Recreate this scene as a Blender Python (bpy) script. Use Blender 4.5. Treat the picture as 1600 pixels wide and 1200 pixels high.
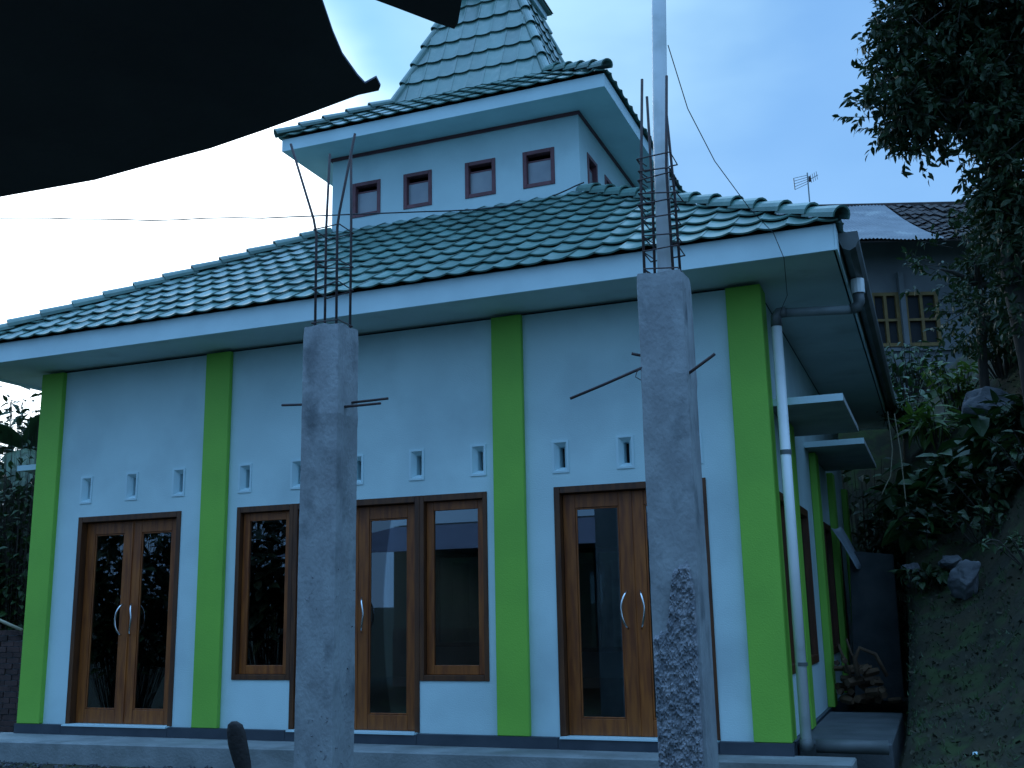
import bpy, bmesh, math, random
from mathutils import Vector, Matrix, noise
random.seed(11)
R = math.radians
scene = bpy.context.scene
for o in list(bpy.data.objects): bpy.data.objects.remove(o)

# ------------------------------------------------------------------ camera
CAM = Vector((5.344, -9.23, 1.092))
cr = Vector((0.92916417, 0.36916134, -0.01933537)); cu = Vector((0.09486324, -0.18756047, 0.97766151)); cf = Vector((-0.35728829, 0.91024226, 0.20929431))
cd = bpy.data.cameras.new('camera'); cam = bpy.data.objects.new('camera', cd); scene.collection.objects.link(cam)
cam.matrix_world = Matrix(((cr.x, cu.x, -cf.x, CAM.x), (cr.y, cu.y, -cf.y, CAM.y), (cr.z, cu.z, -cf.z, CAM.z), (0, 0, 0, 1)))
cd.sensor_width = 36; cd.lens = 1654.924 / 1600 * 36; cd.clip_start = 0.05; cd.clip_end = 2000
scene.camera = cam

# ------------------------------------------------------------------ sky, sun, exposure
SUN_EL, SUN_AZ = R(20), R(-46)          # azimuth from +y towards +x
sdir = Vector((math.sin(SUN_AZ) * math.cos(SUN_EL), math.cos(SUN_AZ) * math.cos(SUN_EL), math.sin(SUN_EL)))
w = bpy.data.worlds.new('World'); scene.world = w; w.use_nodes = True
nt = w.node_tree; nt.nodes.clear()
def wn(t, **k):
    n = nt.nodes.new(t)
    for a, b in k.items(): setattr(n, a, b)
    return n
L = nt.links.new
sky = wn('ShaderNodeTexSky', sky_type='NISHITA', sun_disc=False); sky.sun_elevation = SUN_EL; sky.sun_rotation = SUN_AZ
tc = wn('ShaderNodeTexCoord')
def vmath(op, a, b=None):
    n = wn('ShaderNodeVectorMath', operation=op); L(a, n.inputs[0])
    if b is not None:
        if hasattr(b, 'node'): L(b, n.inputs[1])
        else: n.inputs[1].default_value = b
    return n
def m_(op, a, b=None, c=None, clamp=False):
    n = wn('ShaderNodeMath', operation=op, use_clamp=clamp)
    for i, v in enumerate((a, b, c)):
        if v is None: continue
        if hasattr(v, 'node'): L(v, n.inputs[i])
        else: n.inputs[i].default_value = v
    return n.outputs[0]
def mixc(f, a, b, bt='MIX'):
    n = wn('ShaderNodeMix', data_type='RGBA', blend_type=bt)
    for i, v in ((0, f), (6, a), (7, b)):
        if hasattr(v, 'node'): L(v, n.inputs[i])
        else: n.inputs[i].default_value = v
    return n.outputs[2]
# overcast veil: blue cloud layer, brighter broken cloud round the hidden sun
map1 = wn('ShaderNodeMapping'); map1.inputs['Scale'].default_value = (1, 1, 2.2); L(tc.outputs['Generated'], map1.inputs[0])
nz = wn('ShaderNodeTexNoise'); nz.inputs['Scale'].default_value = 1.9; nz.inputs['Detail'].default_value = 5; nz.inputs['Roughness'].default_value = .5; L(map1.outputs[0], nz.inputs['Vector'])
dot = vmath('DOT_PRODUCT', tc.outputs['Generated'], sdir[:]).outputs['Value']
ang = m_('ADD', dot, m_('MULTIPLY', m_('SUBTRACT', nz.outputs['Fac'], .5), .07))
mr = wn('ShaderNodeMapRange', interpolation_type='SMOOTHERSTEP'); mr.inputs[1].default_value = .945; mr.inputs[2].default_value = .998; L(ang, mr.inputs[0])
mr2 = wn('ShaderNodeMapRange', interpolation_type='SMOOTHSTEP'); mr2.inputs[1].default_value = .90; mr2.inputs[2].default_value = .985; L(ang, mr2.inputs[0])
mr3 = wn('ShaderNodeMapRange'); mr3.inputs[1].default_value = .35; mr3.inputs[2].default_value = .7; L(nz.outputs['Fac'], mr3.inputs[0])
base = mixc(mr3.outputs[0], (2.2, 4.9, 9.3, 1), (3.2, 6.2, 10.6, 1))
glow = mixc(mr2.outputs[0], base, (3.6, 8.0, 12.2, 1))
d2_ = vmath('DOT_PRODUCT', tc.outputs['Generated'], (-.235, .794, .560)).outputs['Value']
a2_ = m_('ADD', d2_, m_('MULTIPLY', m_('SUBTRACT', nz.outputs['Fac'], .5), .06))
mr4 = wn('ShaderNodeMapRange', interpolation_type='SMOOTHSTEP'); mr4.inputs[1].default_value = .972; mr4.inputs[2].default_value = 1.01; L(a2_, mr4.inputs[0])
glow = mixc(mr4.outputs[0], glow, (6.5, 10.5, 12.5, 1))
glow = mixc(mr.outputs[0], glow, (30, 33, 35, 1))
# an overcast sky is brighter towards the zenith
sep = wn('ShaderNodeSeparateXYZ'); L(tc.outputs['Generated'], sep.inputs[0])
zr_ = wn('ShaderNodeMapRange'); zr_.inputs[1].default_value = .56; zr_.inputs[2].default_value = 1.; zr_.inputs[3].default_value = 1.; zr_.inputs[4].default_value = 3.7; L(sep.outputs[2], zr_.inputs[0])
cz = wn('ShaderNodeCombineXYZ')
for i_ in range(3): L(zr_.outputs[0], cz.inputs[i_])
glow = mixc(1.0, glow, cz.outputs[0], 'MULTIPLY')
skyt = mixc(1.0, sky.outputs[0], (.5, .9, 1.35, 1), 'MULTIPLY')
col = mixc(.90, skyt, glow)
bg = wn('ShaderNodeBackground'); L(col, bg.inputs[0]); bg.inputs[1].default_value = .10
wo = wn('ShaderNodeOutputWorld'); L(bg.outputs[0], wo.inputs[0])
sl = bpy.data.lights.new('sun', 'SUN'); sl.energy = .5; sl.angle = R(14); sl.color = (.86, .95, 1.0)
so = bpy.data.objects.new('sun', sl); scene.collection.objects.link(so); so.rotation_euler = (-sdir).to_track_quat('-Z', 'Y').to_euler()
scene.view_settings.view_transform = 'Standard'; scene.view_settings.look = 'None'; scene.view_settings.gamma = 1; scene.view_settings.exposure = 0
scene.view_settings.use_curve_mapping = False
scene.render.engine = 'CYCLES'; scene.cycles.max_bounces = 8; scene.cycles.transparent_max_bounces = 12

# ------------------------------------------------------------------ materials
def mat(name, col, rough=.7, col2=None, nscale=6, bump=0., bscale=60, spec=.5, metallic=0., stretch=(1, 1, 1), stain=None, stscale=1.2, stmin=.5, stmax=.7, rand=0., trans=0., sheen=0.):
    m = bpy.data.materials.new(name); m.use_nodes = True; t = m.node_tree; b = t.nodes['Principled BSDF']
    b.inputs['Roughness'].default_value = rough; b.inputs['Specular IOR Level'].default_value = spec; b.inputs['Metallic'].default_value = metallic
    g = t.nodes.new('ShaderNodeNewGeometry'); mp = t.nodes.new('ShaderNodeMapping'); mp.inputs['Scale'].default_value = stretch; t.links.new(g.outputs['Position'], mp.inputs[0])
    def noi(s, d=5):
        n = t.nodes.new('ShaderNodeTexNoise'); n.inputs['Scale'].default_value = s; n.inputs['Detail'].default_value = d; t.links.new(mp.outputs[0], n.inputs['Vector']); return n
    def mix(f, a, bb, bt='MIX'):
        n = t.nodes.new('ShaderNodeMix'); n.data_type = 'RGBA'; n.blend_type = bt
        for i, v in ((0, f), (6, a), (7, bb)):
            if hasattr(v, 'node'): t.links.new(v, n.inputs[i])
            else: n.inputs[i].default_value = v
        return n.outputs[2]
    c = (*col, 1)
    if col2:
        n = noi(nscale); r = t.nodes.new('ShaderNodeMapRange'); r.inputs[1].default_value = .36; r.inputs[2].default_value = .64; t.links.new(n.outputs['Fac'], r.inputs[0])
        c = mix(r.outputs[0], c, (*col2, 1))
    if stain:
        n = noi(stscale, 6); r = t.nodes.new('ShaderNodeMapRange'); r.inputs[1].default_value = stmin; r.inputs[2].default_value = stmax; t.links.new(n.outputs['Fac'], r.inputs[0])
        c = mix(r.outputs[0], c, (*stain, 1))
    if rand:
        oi = t.nodes.new('ShaderNodeObjectInfo'); r = t.nodes.new('ShaderNodeMapRange'); r.inputs[3].default_value = 1 - rand; r.inputs[4].default_value = 1 + rand; t.links.new(oi.outputs['Random'], r.inputs[0])
        cc = t.nodes.new('ShaderNodeCombineColor')
        for i in range(3): t.links.new(r.outputs[0], cc.inputs[i])
        c = mix(1., c, cc.outputs[0], 'MULTIPLY')
    if hasattr(c, 'node'): t.links.new(c, b.inputs['Base Color'])
    else: b.inputs['Base Color'].default_value = c
    if bump:
        n = noi(bscale, 8); bn = t.nodes.new('ShaderNodeBump'); bn.inputs['Strength'].default_value = min(1, bump); bn.inputs['Distance'].default_value = .01 * max(1, bump); t.links.new(n.outputs['Fac'], bn.inputs['Height']); t.links.new(bn.outputs[0], b.inputs['Normal'])
    if trans:
        tr = t.nodes.new('ShaderNodeBsdfTranslucent'); ms = t.nodes.new('ShaderNodeMixShader'); ms.inputs[0].default_value = trans
        if hasattr(c, 'node'): t.links.new(c, tr.inputs[0])
        else: tr.inputs[0].default_value = c
        t.links.new(b.outputs[0], ms.inputs[1]); t.links.new(tr.outputs[0], ms.inputs[2]); t.links.new(ms.outputs[0], t.nodes['Material Output'].inputs[0])
    return m
M = {}
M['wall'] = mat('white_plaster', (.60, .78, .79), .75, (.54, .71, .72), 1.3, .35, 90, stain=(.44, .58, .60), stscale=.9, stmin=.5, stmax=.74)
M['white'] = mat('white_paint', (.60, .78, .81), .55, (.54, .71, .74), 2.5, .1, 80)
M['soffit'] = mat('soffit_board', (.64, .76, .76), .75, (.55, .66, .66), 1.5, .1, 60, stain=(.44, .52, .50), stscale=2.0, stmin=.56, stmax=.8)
M['green'] = mat('lime_green_paint', (.23, .54, .06), .6, (.20, .48, .055), 1.5, .3, 90)
M['band'] = mat('dark_skirting_paint', (.035, .045, .06), .5, (.05, .06, .075), 4, .2, 60)
M['tile'] = mat('green_glazed_tile', (.11, .22, .19), .30, (.085, .175, .15), 2.0, .12, 50, spec=.6, stain=(.16, .25, .21), stscale=9, stmin=.5, stmax=.75, rand=.14)
M['deck'] = mat('roof_underlay', (.03, .035, .035), .9)
M['wood'] = mat('varnished_wood', (.32, .088, .012), .5, (.18, .043, .007), 5, .15, 22, stretch=(5, 5, .6), rand=.12)
M['dwood'] = mat('dark_wood_frame', (.11, .035, .008), .55, (.06, .018, .005), 5, .15, 22, stretch=(5, 5, .6))
M['trim'] = mat('dark_red_trim', (.16, .05, .055), .6, (.12, .04, .05), 5)
M['wframe'] = mat('maroon_window_frame', (.20, .075, .085), .6, (.15, .055, .06), 7)
M['curtain'] = mat('frosted_pane', (.36, .38, .40), .25, (.28, .30, .33), 3, spec=.6)
M['conc'] = mat('grey_concrete', (.31, .335, .345), .9, (.235, .25, .26), 5, .6, 40, stain=(.13, .145, .155), stscale=4.5, stmin=.56, stmax=.74, stretch=(1.2, 1.2, .8))
M['mortar'] = mat('rough_mortar', (.30, .30, .32), .95, (.15, .16, .18), 16, 1., 70)
M['cem'] = mat('cement_floor', (.27, .29, .29), .85, (.19, .21, .21), 3, .5, 40, stain=(.12, .13, .12), stscale=1.6, stmin=.5, stmax=.75)
M['cemd'] = mat('dark_cement', (.09, .10, .105), .85, (.055, .065, .07), 3, .5, 40)  # dark grey cement for path, floor, footing and panel
M['rust'] = mat('rusted_steel', (.07, .04, .035), .75, (.035, .03, .035), 30, .3, 200)
M['pvc'] = mat('white_pvc', (.84, .86, .86), .4, (.76, .80, .80), 3, stain=(.45, .49, .46), stscale=3, stmin=.58, stmax=.8)
M['pvcg'] = mat('grey_pvc', (.20, .235, .24), .5, (.15, .18, .185), 4)
M['gut'] = mat('grey_gutter', (.11, .125, .125), .5, (.07, .08, .08), 4)
M['chrome'] = mat('brushed_steel', (.75, .76, .78), .22, metallic=1.)
M['soil'] = mat('dark_soil', (.032, .027, .011), 1., (.013, .015, .007), 2.2, 1., 14, stain=(.026, .042, .010), stscale=3.5, stmin=.5, stmax=.62)
M['sheet'] = mat('dark_metal_sheet', (.11, .115, .16), .8, (.08, .085, .125), 3, .2, 30)
M['zinc'] = mat('grey_corrugated_zinc', (.20, .21, .225), .65, (.14, .15, .165), 2.5, .2, 30, stain=(.27, .28, .28), stscale=1.5, stmin=.58, stmax=.66)
M['oldtile'] = mat('old_clay_tile', (.065, .045, .04), .9, (.035, .03, .028), 7, .4, 30, stain=(.10, .075, .055), stscale=6, stmin=.55, stmax=.7)
M['hwall'] = mat('weathered_grey_wall', (.15, .16, .165), .9, (.11, .12, .125), 1.5, .3, 40)
M['owall'] = mat('pale_house_wall', (.12, .16, .155), .85, (.09, .125, .12), 1.5)
M['yframe'] = mat('ochre_window_frame', (.19, .12, .035), .7, (.14, .085, .025), 8)
M['dark'] = mat('dark_interior', (.02, .022, .025), .9)  # near-black colour standing in for the darkness of unlit rooms
M['inner'] = mat('interior_wall', (.24, .26, .27), .85)
M['brick'] = mat('old_red_brick', (.085, .045, .04), .95, (.05, .03, .028), 12, .4, 60, rand=.25)
M['bark'] = mat('brown_bark', (.055, .045, .035), .95, (.03, .025, .02), 14, .8, 50, stretch=(1, 1, .3))
M['leaf'] = mat('dark_tree_leaf', (.026, .058, .013), .6, (.017, .038, .010), 3, rand=.3, trans=.15)
M['leaf2'] = mat('bush_leaf', (.034, .085, .018), .55, (.022, .055, .012), 3, rand=.3, trans=.15)
M['leaf3'] = mat('yellow_green_leaf', (.09, .16, .022), .5, (.05, .10, .015), 4, rand=.2, trans=.25)
M['banana'] = mat('banana_leaf', (.03, .075, .025), .6, (.022, .05, .018), 2, stretch=(3, 3, 1), trans=.08)
M['rock'] = mat('grey_rock', (.13, .135, .145), .95, (.075, .08, .09), 4, 1., 18)
M['log'] = mat('split_firewood', (.13, .075, .04), .9, (.07, .04, .022), 9, .5, 40, rand=.3)
M['litter'] = mat('fallen_litter', (.055, .05, .028), .9, (.025, .028, .014), 10, rand=.3)
M['plastic'] = mat('pale_plastic_sheet', (.42, .50, .56), .4, (.33, .40, .46), 5)
M['bamboo'] = mat('pale_bamboo', (.38, .34, .24), .6, (.28, .25, .17), 8)
M['wire'] = mat('black_cable', (.02, .02, .025), .6)
def glass():
    m = bpy.data.materials.new('window_glass'); m.use_nodes = True; t = m.node_tree; t.nodes.clear()
    o = t.nodes.new('ShaderNodeOutputMaterial'); mx = t.nodes.new('ShaderNodeMixShader'); tr = t.nodes.new('ShaderNodeBsdfTransparent'); gl = t.nodes.new('ShaderNodeBsdfGlossy'); fr = t.nodes.new('ShaderNodeFresnel')
    fr.inputs['IOR'].default_value = 2.1; tr.inputs[0].default_value = (.62, .66, .66, 1); gl.inputs['Roughness'].default_value = .01; gl.inputs[0].default_value = (.9, .95, 1, 1)
    t.links.new(fr.outputs[0], mx.inputs[0]); t.links.new(tr.outputs[0], mx.inputs[1]); t.links.new(gl.outputs[0], mx.inputs[2]); t.links.new(mx.outputs[0], o.inputs[0]); return m
M['glass'] = glass(); M['stake'] = mat('near_black_wood', (.022, .017, .016), .85, (.012, .01, .01), 20, .4, 60); M['cslab'] = mat('unpainted_slab', (.34, .37, .36), .85, (.27, .29, .28), 3)  # stake wood is a plain near-black brown

# ------------------------------------------------------------------ helpers
COL = scene.collection
def wloc(o):
    v = Vector((0, 0, 0))
    while o is not None: v = v + o.location; o = o.parent
    return v
def tag(o, label=None, cat=None, group=None, kind=None):
    if label: o['label'] = label
    if cat: o['category'] = cat
    if group: o['group'] = group
    if kind: o['kind'] = kind
    return o
def thing(name, label, cat, loc=(0, 0, 0), group=None):
    o = bpy.data.objects.new(name, None); o.empty_display_size = .2; COL.objects.link(o); o.location = loc
    return tag(o, label, cat, group)
class MB:
    def __init__(s): s.v = []; s.f = []
    def add(s, vs, fs):
        n = len(s.v); s.v += [tuple(v) for v in vs]; s.f += [tuple(i + n for i in f) for f in fs]; return s
    def box(s, x0, x1, y0, y1, z0, z1):
        return s.add([(x0, y0, z0), (x1, y0, z0), (x1, y1, z0), (x0, y1, z0), (x0, y0, z1), (x1, y0, z1), (x1, y1, z1), (x0, y1, z1)],
                     [(0, 3, 2, 1), (4, 5, 6, 7), (0, 1, 5, 4), (1, 2, 6, 5), (2, 3, 7, 6), (3, 0, 4, 7)])
    def quad(s, a, b, c, d): return s.add([a, b, c, d], [(0, 1, 2, 3)])
    def prism(s, poly, d):
        n = len(poly); d = Vector(d); p = [Vector(a) for a in poly]
        return s.add(p + [a + d for a in p], [tuple(range(n))[::-1], tuple(range(n, 2 * n))] + [(i, (i + 1) % n, n + (i + 1) % n, n + i) for i in range(n)])
    def tube(s, pts, r, n=8, cap=True):
        pts = [Vector(p) for p in pts]; rs = r if isinstance(r, (list, tuple)) else [r] * len(pts)
        up = None; vs = []; fs = []
        for i, p in enumerate(pts):
            t = ((pts[min(i + 1, len(pts) - 1)] - pts[max(i - 1, 0)])).normalized()
            if up is None: up = Vector((0, 0, 1)) if abs(t.z) < .9 else Vector((1, 0, 0))
            a = t.cross(up)
            if a.length < 1e-4: a = t.cross(Vector((.3, 1, .2)))
            a.normalize(); b = a.cross(t).normalized(); up = b
            for k in range(n):
                q = 2 * math.pi * k / n; vs.append(p + (a * math.cos(q) + b * math.sin(q)) * rs[i])
        for i in range(len(pts) - 1):
            for k in range(n):
                k2 = (k + 1) % n; fs.append((i * n + k, i * n + k2, (i + 1) * n + k2, (i + 1) * n + k))
        if cap: fs += [tuple(range(n)), tuple(range((len(pts) - 1) * n, len(pts) * n))[::-1]]
        return s.add(vs, fs)
    def build(s, name, m, parent=None, bevel=0., smooth=False, loc=None, kind=None, org=None):
        me = bpy.data.meshes.new(name)
        o_ = Vector(org) if org is not None else wloc(parent)
        if loc is not None: o_ = Vector(loc)
        me.from_pydata([tuple(Vector(v) - o_) for v in s.v], [], s.f); me.materials.append(M[m] if isinstance(m, str) else m)
        bm = bmesh.new(); bm.from_mesh(me)
        bmesh.ops.recalc_face_normals(bm, faces=bm.faces)
        if bevel: bmesh.ops.bevel(bm, geom=bm.edges[:], offset=bevel, segments=1, profile=.5, affect='EDGES')
        bm.to_mesh(me); bm.free()
        if smooth:
            for p in me.polygons: p.use_smooth = True
        o = bpy.data.objects.new(name, me); COL.objects.link(o); o.parent = parent
        if loc is not None: o.location = Vector(loc) - wloc(parent)
        if kind: o['kind'] = kind
        return o
def holes_wall(mb, P, u0, u1, z0, z1, holes, t):
    """wall slab with openings; P(u, d, z) maps to world, d is depth 0..t"""
    us = sorted({u0, u1, *[h[0] for h in holes], *[h[1] for h in holes]}); zs = sorted({z0, z1, *[h[2] for h in holes], *[h[3] for h in holes]})
    def solid(i, j):
        if i < 0 or j < 0 or i >= len(us) - 1 or j >= len(zs) - 1: return False
        cu_, cz_ = (us[i] + us[i + 1]) / 2, (zs[j] + zs[j + 1]) / 2
        return not any(h[0] < cu_ < h[1] and h[2] < cz_ < h[3] for h in holes)
    for i in range(len(us) - 1):
        for j in range(len(zs) - 1):
            if not solid(i, j): continue
            a, b, c, d = us[i], us[i + 1], zs[j], zs[j + 1]
            mb.quad(P(a, 0, c), P(b, 0, c), P(b, 0, d), P(a, 0, d)); mb.quad(P(a, t, c), P(a, t, d), P(b, t, d), P(b, t, c))
            if not solid(i - 1, j): mb.quad(P(a, 0, c), P(a, 0, d), P(a, t, d), P(a, t, c))
            if not solid(i + 1, j): mb.quad(P(b, 0, c), P(b, t, c), P(b, t, d), P(b, 0, d))
            if not solid(i, j - 1): mb.quad(P(a, 0, c), P(a, t, c), P(b, t, c), P(b, 0, c))
            if not solid(i, j + 1): mb.quad(P(a, 0, d), P(b, 0, d), P(b, t, d), P(a, t, d))
    return mb
def weld(o):
    bm = bmesh.new(); bm.from_mesh(o.data); bmesh.ops.remove_doubles(bm, verts=bm.verts, dist=1e-4); bmesh.ops.recalc_face_normals(bm, faces=bm.faces); bm.to_mesh(o.data); bm.free()

# ------------------------------------------------------------------ terrain
def sm(a, b, x):
    t = max(0, min(1, (x - a) / (b - a))); return t * t * (3 - 2 * t)
def pl(pts, v):
    if v <= pts[0][0]: return pts[0][1]
    for (a, b), (c, d) in zip(pts, pts[1:]):
        if v <= c: return b + (d - b) * (v - a) / (c - a)
    return pts[-1][1]
def ground_z(x, y):
    z = -.30 - .18 * sm(-1.5, -7, y)
    F = pl([(-2, 0), (0, .16), (1.5, .5), (3, 1.1), (5, 2.3), (7, 3.5), (9, 4.6), (11, 5.1)], y)
    G = (.45 * max(0, x - 5.0) + .8 * max(0, x - 5.7)) * sm(-3, 2, y)
    h = min((F + G) * sm(4.88, 5.02, x), 5.3); h = max(h, min(max(0, y - 9.6) * 2.6, 4.9), 0)
    n = noise.noise(Vector((x * 1.3, y * 1.3, 0))) * .12 + noise.noise(Vector((x * 4, y * 4, 3))) * .06 + noise.noise(Vector((x * 11, y * 11, 3))) * .02
    if -4.5 < x < 4.95 and -1.0 < y < 9.2: n = min(n, .03)
    z += h + n * (1 if h > .1 else .35)
    z -= 3.2 * sm(-6, -30, x) * (1 - sm(8, 14, y) * .5)      # valley to the far left
    z += 6 * sm(60, 200, math.hypot(x, y))
    return z
def axis(lo, hi, dense0, dense1, step, grow=1.35):
    a = []; x = dense0
    while x <= dense1 + 1e-6: a.append(x); x += step
    s = step; x = dense1
    while x < hi: s *= grow; x += s; a.append(min(x, hi))
    s = step; x = dense0; b = []
    while x > lo: s *= grow; x -= s; b.append(max(x, lo))
    return b[::-1] + a
xs = axis(-400, 400, 3.0, 9.0, .09); ys = axis(-400, 500, -4.0, 13, .13)
mb = MB(); mb.v = [(x, y, ground_z(x, y)) for y in ys for x in xs]; nx = len(xs)
mb.f = [(j * nx + i, j * nx + i + 1, (j + 1) * nx + i + 1, (j + 1) * nx + i) for j in range(len(ys) - 1) for i in range(nx - 1)]
g = mb.build('ground', 'soil', smooth=True); tag(g, kind='structure')
t_ = MB().prism([(-4.35, -.72, -.1), (4.60, -.40, -.1), (4.60, -.001, -.1), (-4.35, -.001, -.1)], (0, 0, -.5)).build('terrace', 'cem', bevel=.012); tag(t_, kind='structure')
t_ = MB().box(4.118, 4.86, .30, 3.0, -.6, -.03).build('side_path', 'cemd', bevel=.01); tag(t_, kind='structure')

# ------------------------------------------------------------------ the prayer house
W = 4.116; D = 8.2; ZT = 3.88; OV = .70
mq = thing('prayer_house', 'white plastered prayer house with lime green pilasters and a two-tier green tiled roof', 'building', (0, 4.1, -.1))
vents = [(-3.405, 2.5), (-2.775, 2.505), (-2.145, 2.51), (-1.295, 2.5), (-.655, 2.5), (.03, 2.5), (.705, 2.505), (1.36, 2.505), (2.19, 2.48), (2.81, 2.48), (3.43, 2.48)]
front_holes = [(-3.483, -2.089, 0, 2.2), (-1.377, -.689, .467, 2.2), (-.689, .735, 0, 2.2), (.735, 1.445, .467, 2.2), (2.115, 3.526, 0, 2.2)] + [(x - .062, x + .062, z - .132, z + .132) for x, z in vents]
TH = .15
side_w = [(.45, 1.05, .5, 2.1), (1.9, 2.75, .5, 2.1), (4.5, 5.4, .5, 2.1), (6.0, 6.9, .5, 2.1)]
o = holes_wall(MB(), lambda u, d, z: (u, d, z), -W + .05, W - .05, -.12, ZT, front_holes, TH).build('wall', 'wall', mq); weld(o)
o = holes_wall(MB(), lambda u, d, z: (W - .05 - d, u, z), TH, D, -.12, ZT, side_w, TH).build('wall', 'wall', mq); weld(o)
o = holes_wall(MB(), lambda u, d, z: (-W + .05 + d, u, z), TH, D, -.12, ZT, side_w, TH).build('wall', 'wall', mq); weld(o)
o = holes_wall(MB(), lambda u, d, z: (u, D - d, z), -W + .05 + TH, W - .05 - TH, -.12, ZT, [(-3.0, -2.0, .5, 2.1), (-.9, .9, .4, 2.1), (2.0, 3.0, .5, 2.1)], TH).build('wall', 'wall', mq); weld(o)
MB().box(-W + .2, W - .2, TH, D - TH, -.12, -.012).build('floor', 'cemd', mq)
MB().box(-W + .2, W - .2, TH, D - TH, 3.3, 3.36).build('ceiling', 'inner', mq)
# dado of darker paint and inner lining
for a, b in ((-4.116, -3.80), (-1.807, -1.494), (1.535, 1.844), (3.808, 4.116)):
    y1 = -.002 if abs(a) < 4 and abs(b) < 4 else .25
    MB().box(a, b, -.06, y1, 0, ZT - .002).build('pilaster', 'green', mq, bevel=.006)
for y in (1.3, 3.55, 5.65, 7.9):
    for s in (-1, 1):
        xa, xb = sorted((s * (W - .049), s * (W + .03))); MB().box(xa, xb, y - .15, y + .15, -.02, 2.82).build('pilaster', 'green', mq, bevel=.006)
for a, b in ((-4.13, -3.483), (-3.483, -2.089), (-2.089, -.689), (-.689, .735), (.735, 2.115), (2.115, 3.526), (3.526, 4.13)):
    door = (b - a > 1.35 and abs(a + 2.089) > .01)
    MB().box(a + .002, b - .002, -.075, -.003, -.098, -.012 if (a, b) in ((-3.483, -2.089), (-.689, .735), (2.115, 3.526)) else -.001).build('skirting', 'band', mq)
for a, b in ((-3.483, -2.089), (-.689, .735), (2.115, 3.526)):
    MB().box(a + .02, b - .02, -.085, .1, -.011, .004).build('threshold', 'white', mq)
MB().box(W - .049, W - .01, .252, D, -.5, -.022).build('skirting', 'band', mq)
MB().box(-4.12, -.001 + 4.12, 0.0, .1, -.6, -.121).build('foundation', 'cemd', mq)

def funnel(x, z):
    f = MB(); w_, h_ = .062, .132; sw, sh = .026, .096; y0, y1 = -.004, .05; q = .020
    A = [(x - w_, z - h_), (x + w_, z - h_), (x + w_, z + h_), (x - w_, z + h_)]; B = [(x - sw, z - sh), (x + sw, z - sh), (x + sw, z + sh), (x - sw, z + sh)]
    O = [(x - w_ - q, z - h_ - q), (x + w_ + q, z - h_ - q), (x + w_ + q, z + h_ + q), (x - w_ - q, z + h_ + q)]
    for i in range(4):
        j = (i + 1) % 4
        f.quad((A[i][0], y0 - .006, A[i][1]), (A[j][0], y0 - .006, A[j][1]), (B[j][0], y1, B[j][1]), (B[i][0], y1, B[i][1]))
        f.quad((O[i][0], y0 - .006, O[i][1]), (O[j][0], y0 - .006, O[j][1]), (A[j][0], y0 - .006, A[j][1]), (A[i][0], y0 - .006, A[i][1]))
        f.quad((O[i][0], y0 - .006, O[i][1]), (O[j][0], y0 - .006, O[j][1]), (O[j][0], .002, O[j][1]), (O[i][0], .002, O[i][1]))
        f.quad((B[i][0], y1, B[i][1]), (B[j][0], y1, B[j][1]), (B[j][0], TH, B[j][1]), (B[i][0], TH, B[i][1]))
    return f
for x, z in vents:
    v = funnel(x, z).build('vent', 'white', mq)
    MB().box(x - .045, x + .045, TH + .002, TH + .01, z - .11, z + .11).build('shade_backing', 'dark', v)  # dark plate behind the slit imitates the shade of the unlit room

def ring(mb, x0, x1, z0, z1, wl, wr, wb, wt, y0, y1):
    """four members butted end to end"""
    mb.box(x0, x0 + wl, y0, y1, z0, z1); mb.box(x1 - wr, x1, y0, y1, z0, z1)
    if wb: mb.box(x0 + wl + .0015, x1 - wr - .0015, y0 + .001, y1 - .001, z0, z0 + wb)
    mb.box(x0 + wl + .0015, x1 - wr - .0015, y0 + .001, y1 - .001, z1 - wt, z1)
def handle(par, x, s, zc=1.08):
    pts = []
    for i in range(13):
        a = -1 + 2 * i / 12
        pts.append((x + s * .045 * (1 - a * a), .045 - .055 * (1 - a ** 4), zc + a * .165))
    MB().tube(pts, .0095, 8).build('handle', 'chrome', par, smooth=True)
def leaf(x0, x1, hside, z1=2.135, st=.115, zb=.19, name='door'):
    m = MB(); ring(m, x0, x1, .008, z1, st, st, .14, .13, .075, .115)
    # mouldings round the glass
    ring(m, x0 + st + .002, x1 - st - .002, .150, z1 - .132, .014, .014, .014, .014, .083, .108)
    d = m.build(name, 'wood', mq, bevel=.003)
    MB().box(x0 + st + .004, x1 - st - .004, .094, .098, .15, z1 - .13).build('pane', 'glass', d)
    if hside: handle(d, (x1 - st * .5) if hside > 0 else (x0 + st * .5), -hside if False else hside * -1, 1.08)
    return d
def sash(x0, x1, z0, z1):
    m = MB(); ring(m, x0, x1, z0, z1, .075, .075, .085, .085, .05, .095)
    d = m.build('window', 'wood', mq, bevel=.003)
    MB().box(x0 + .07, x1 - .07, .072, .076, z0 + .08, z1 - .08).build('pane', 'glass', d)
    return d
# left and right double doors
for a, b in ((-3.483, -2.089), (2.115, 3.526)):
    m = MB(); ring(m, a, b, 0.005, 2.2, .055, .055, 0, .06, -.012, .13); m.build('door_frame', 'dwood', mq, bevel=.003)
    c = (a + b) / 2
    leaf(a + .058, c - .002, 1); leaf(c + .002, b - .058, -1)
    MB().box(c - .008, c + .008, .066, .074, .02, 2.12).build('meeting_strip', 'wood', mq)
# centre: window, double door, window in one frame
m = MB(); ring(m, -.689, .735, .005, 2.2, .05, .05, 0, .06, -.012, .13); m.build('door_frame', 'dwood', mq, bevel=.003)
leaf(-.636, .020, 1); leaf(.024, .682, -1)
for a, b in ((-1.377, -.691), (.737, 1.445)):
    m = MB(); ring(m, a, b, .467, 2.2, .045, .045, .05, .06, -.012, .13); m.build('window_frame', 'dwood', mq, bevel=.003)
    sash(a + .047, b - .047, .52, 2.137)
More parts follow.
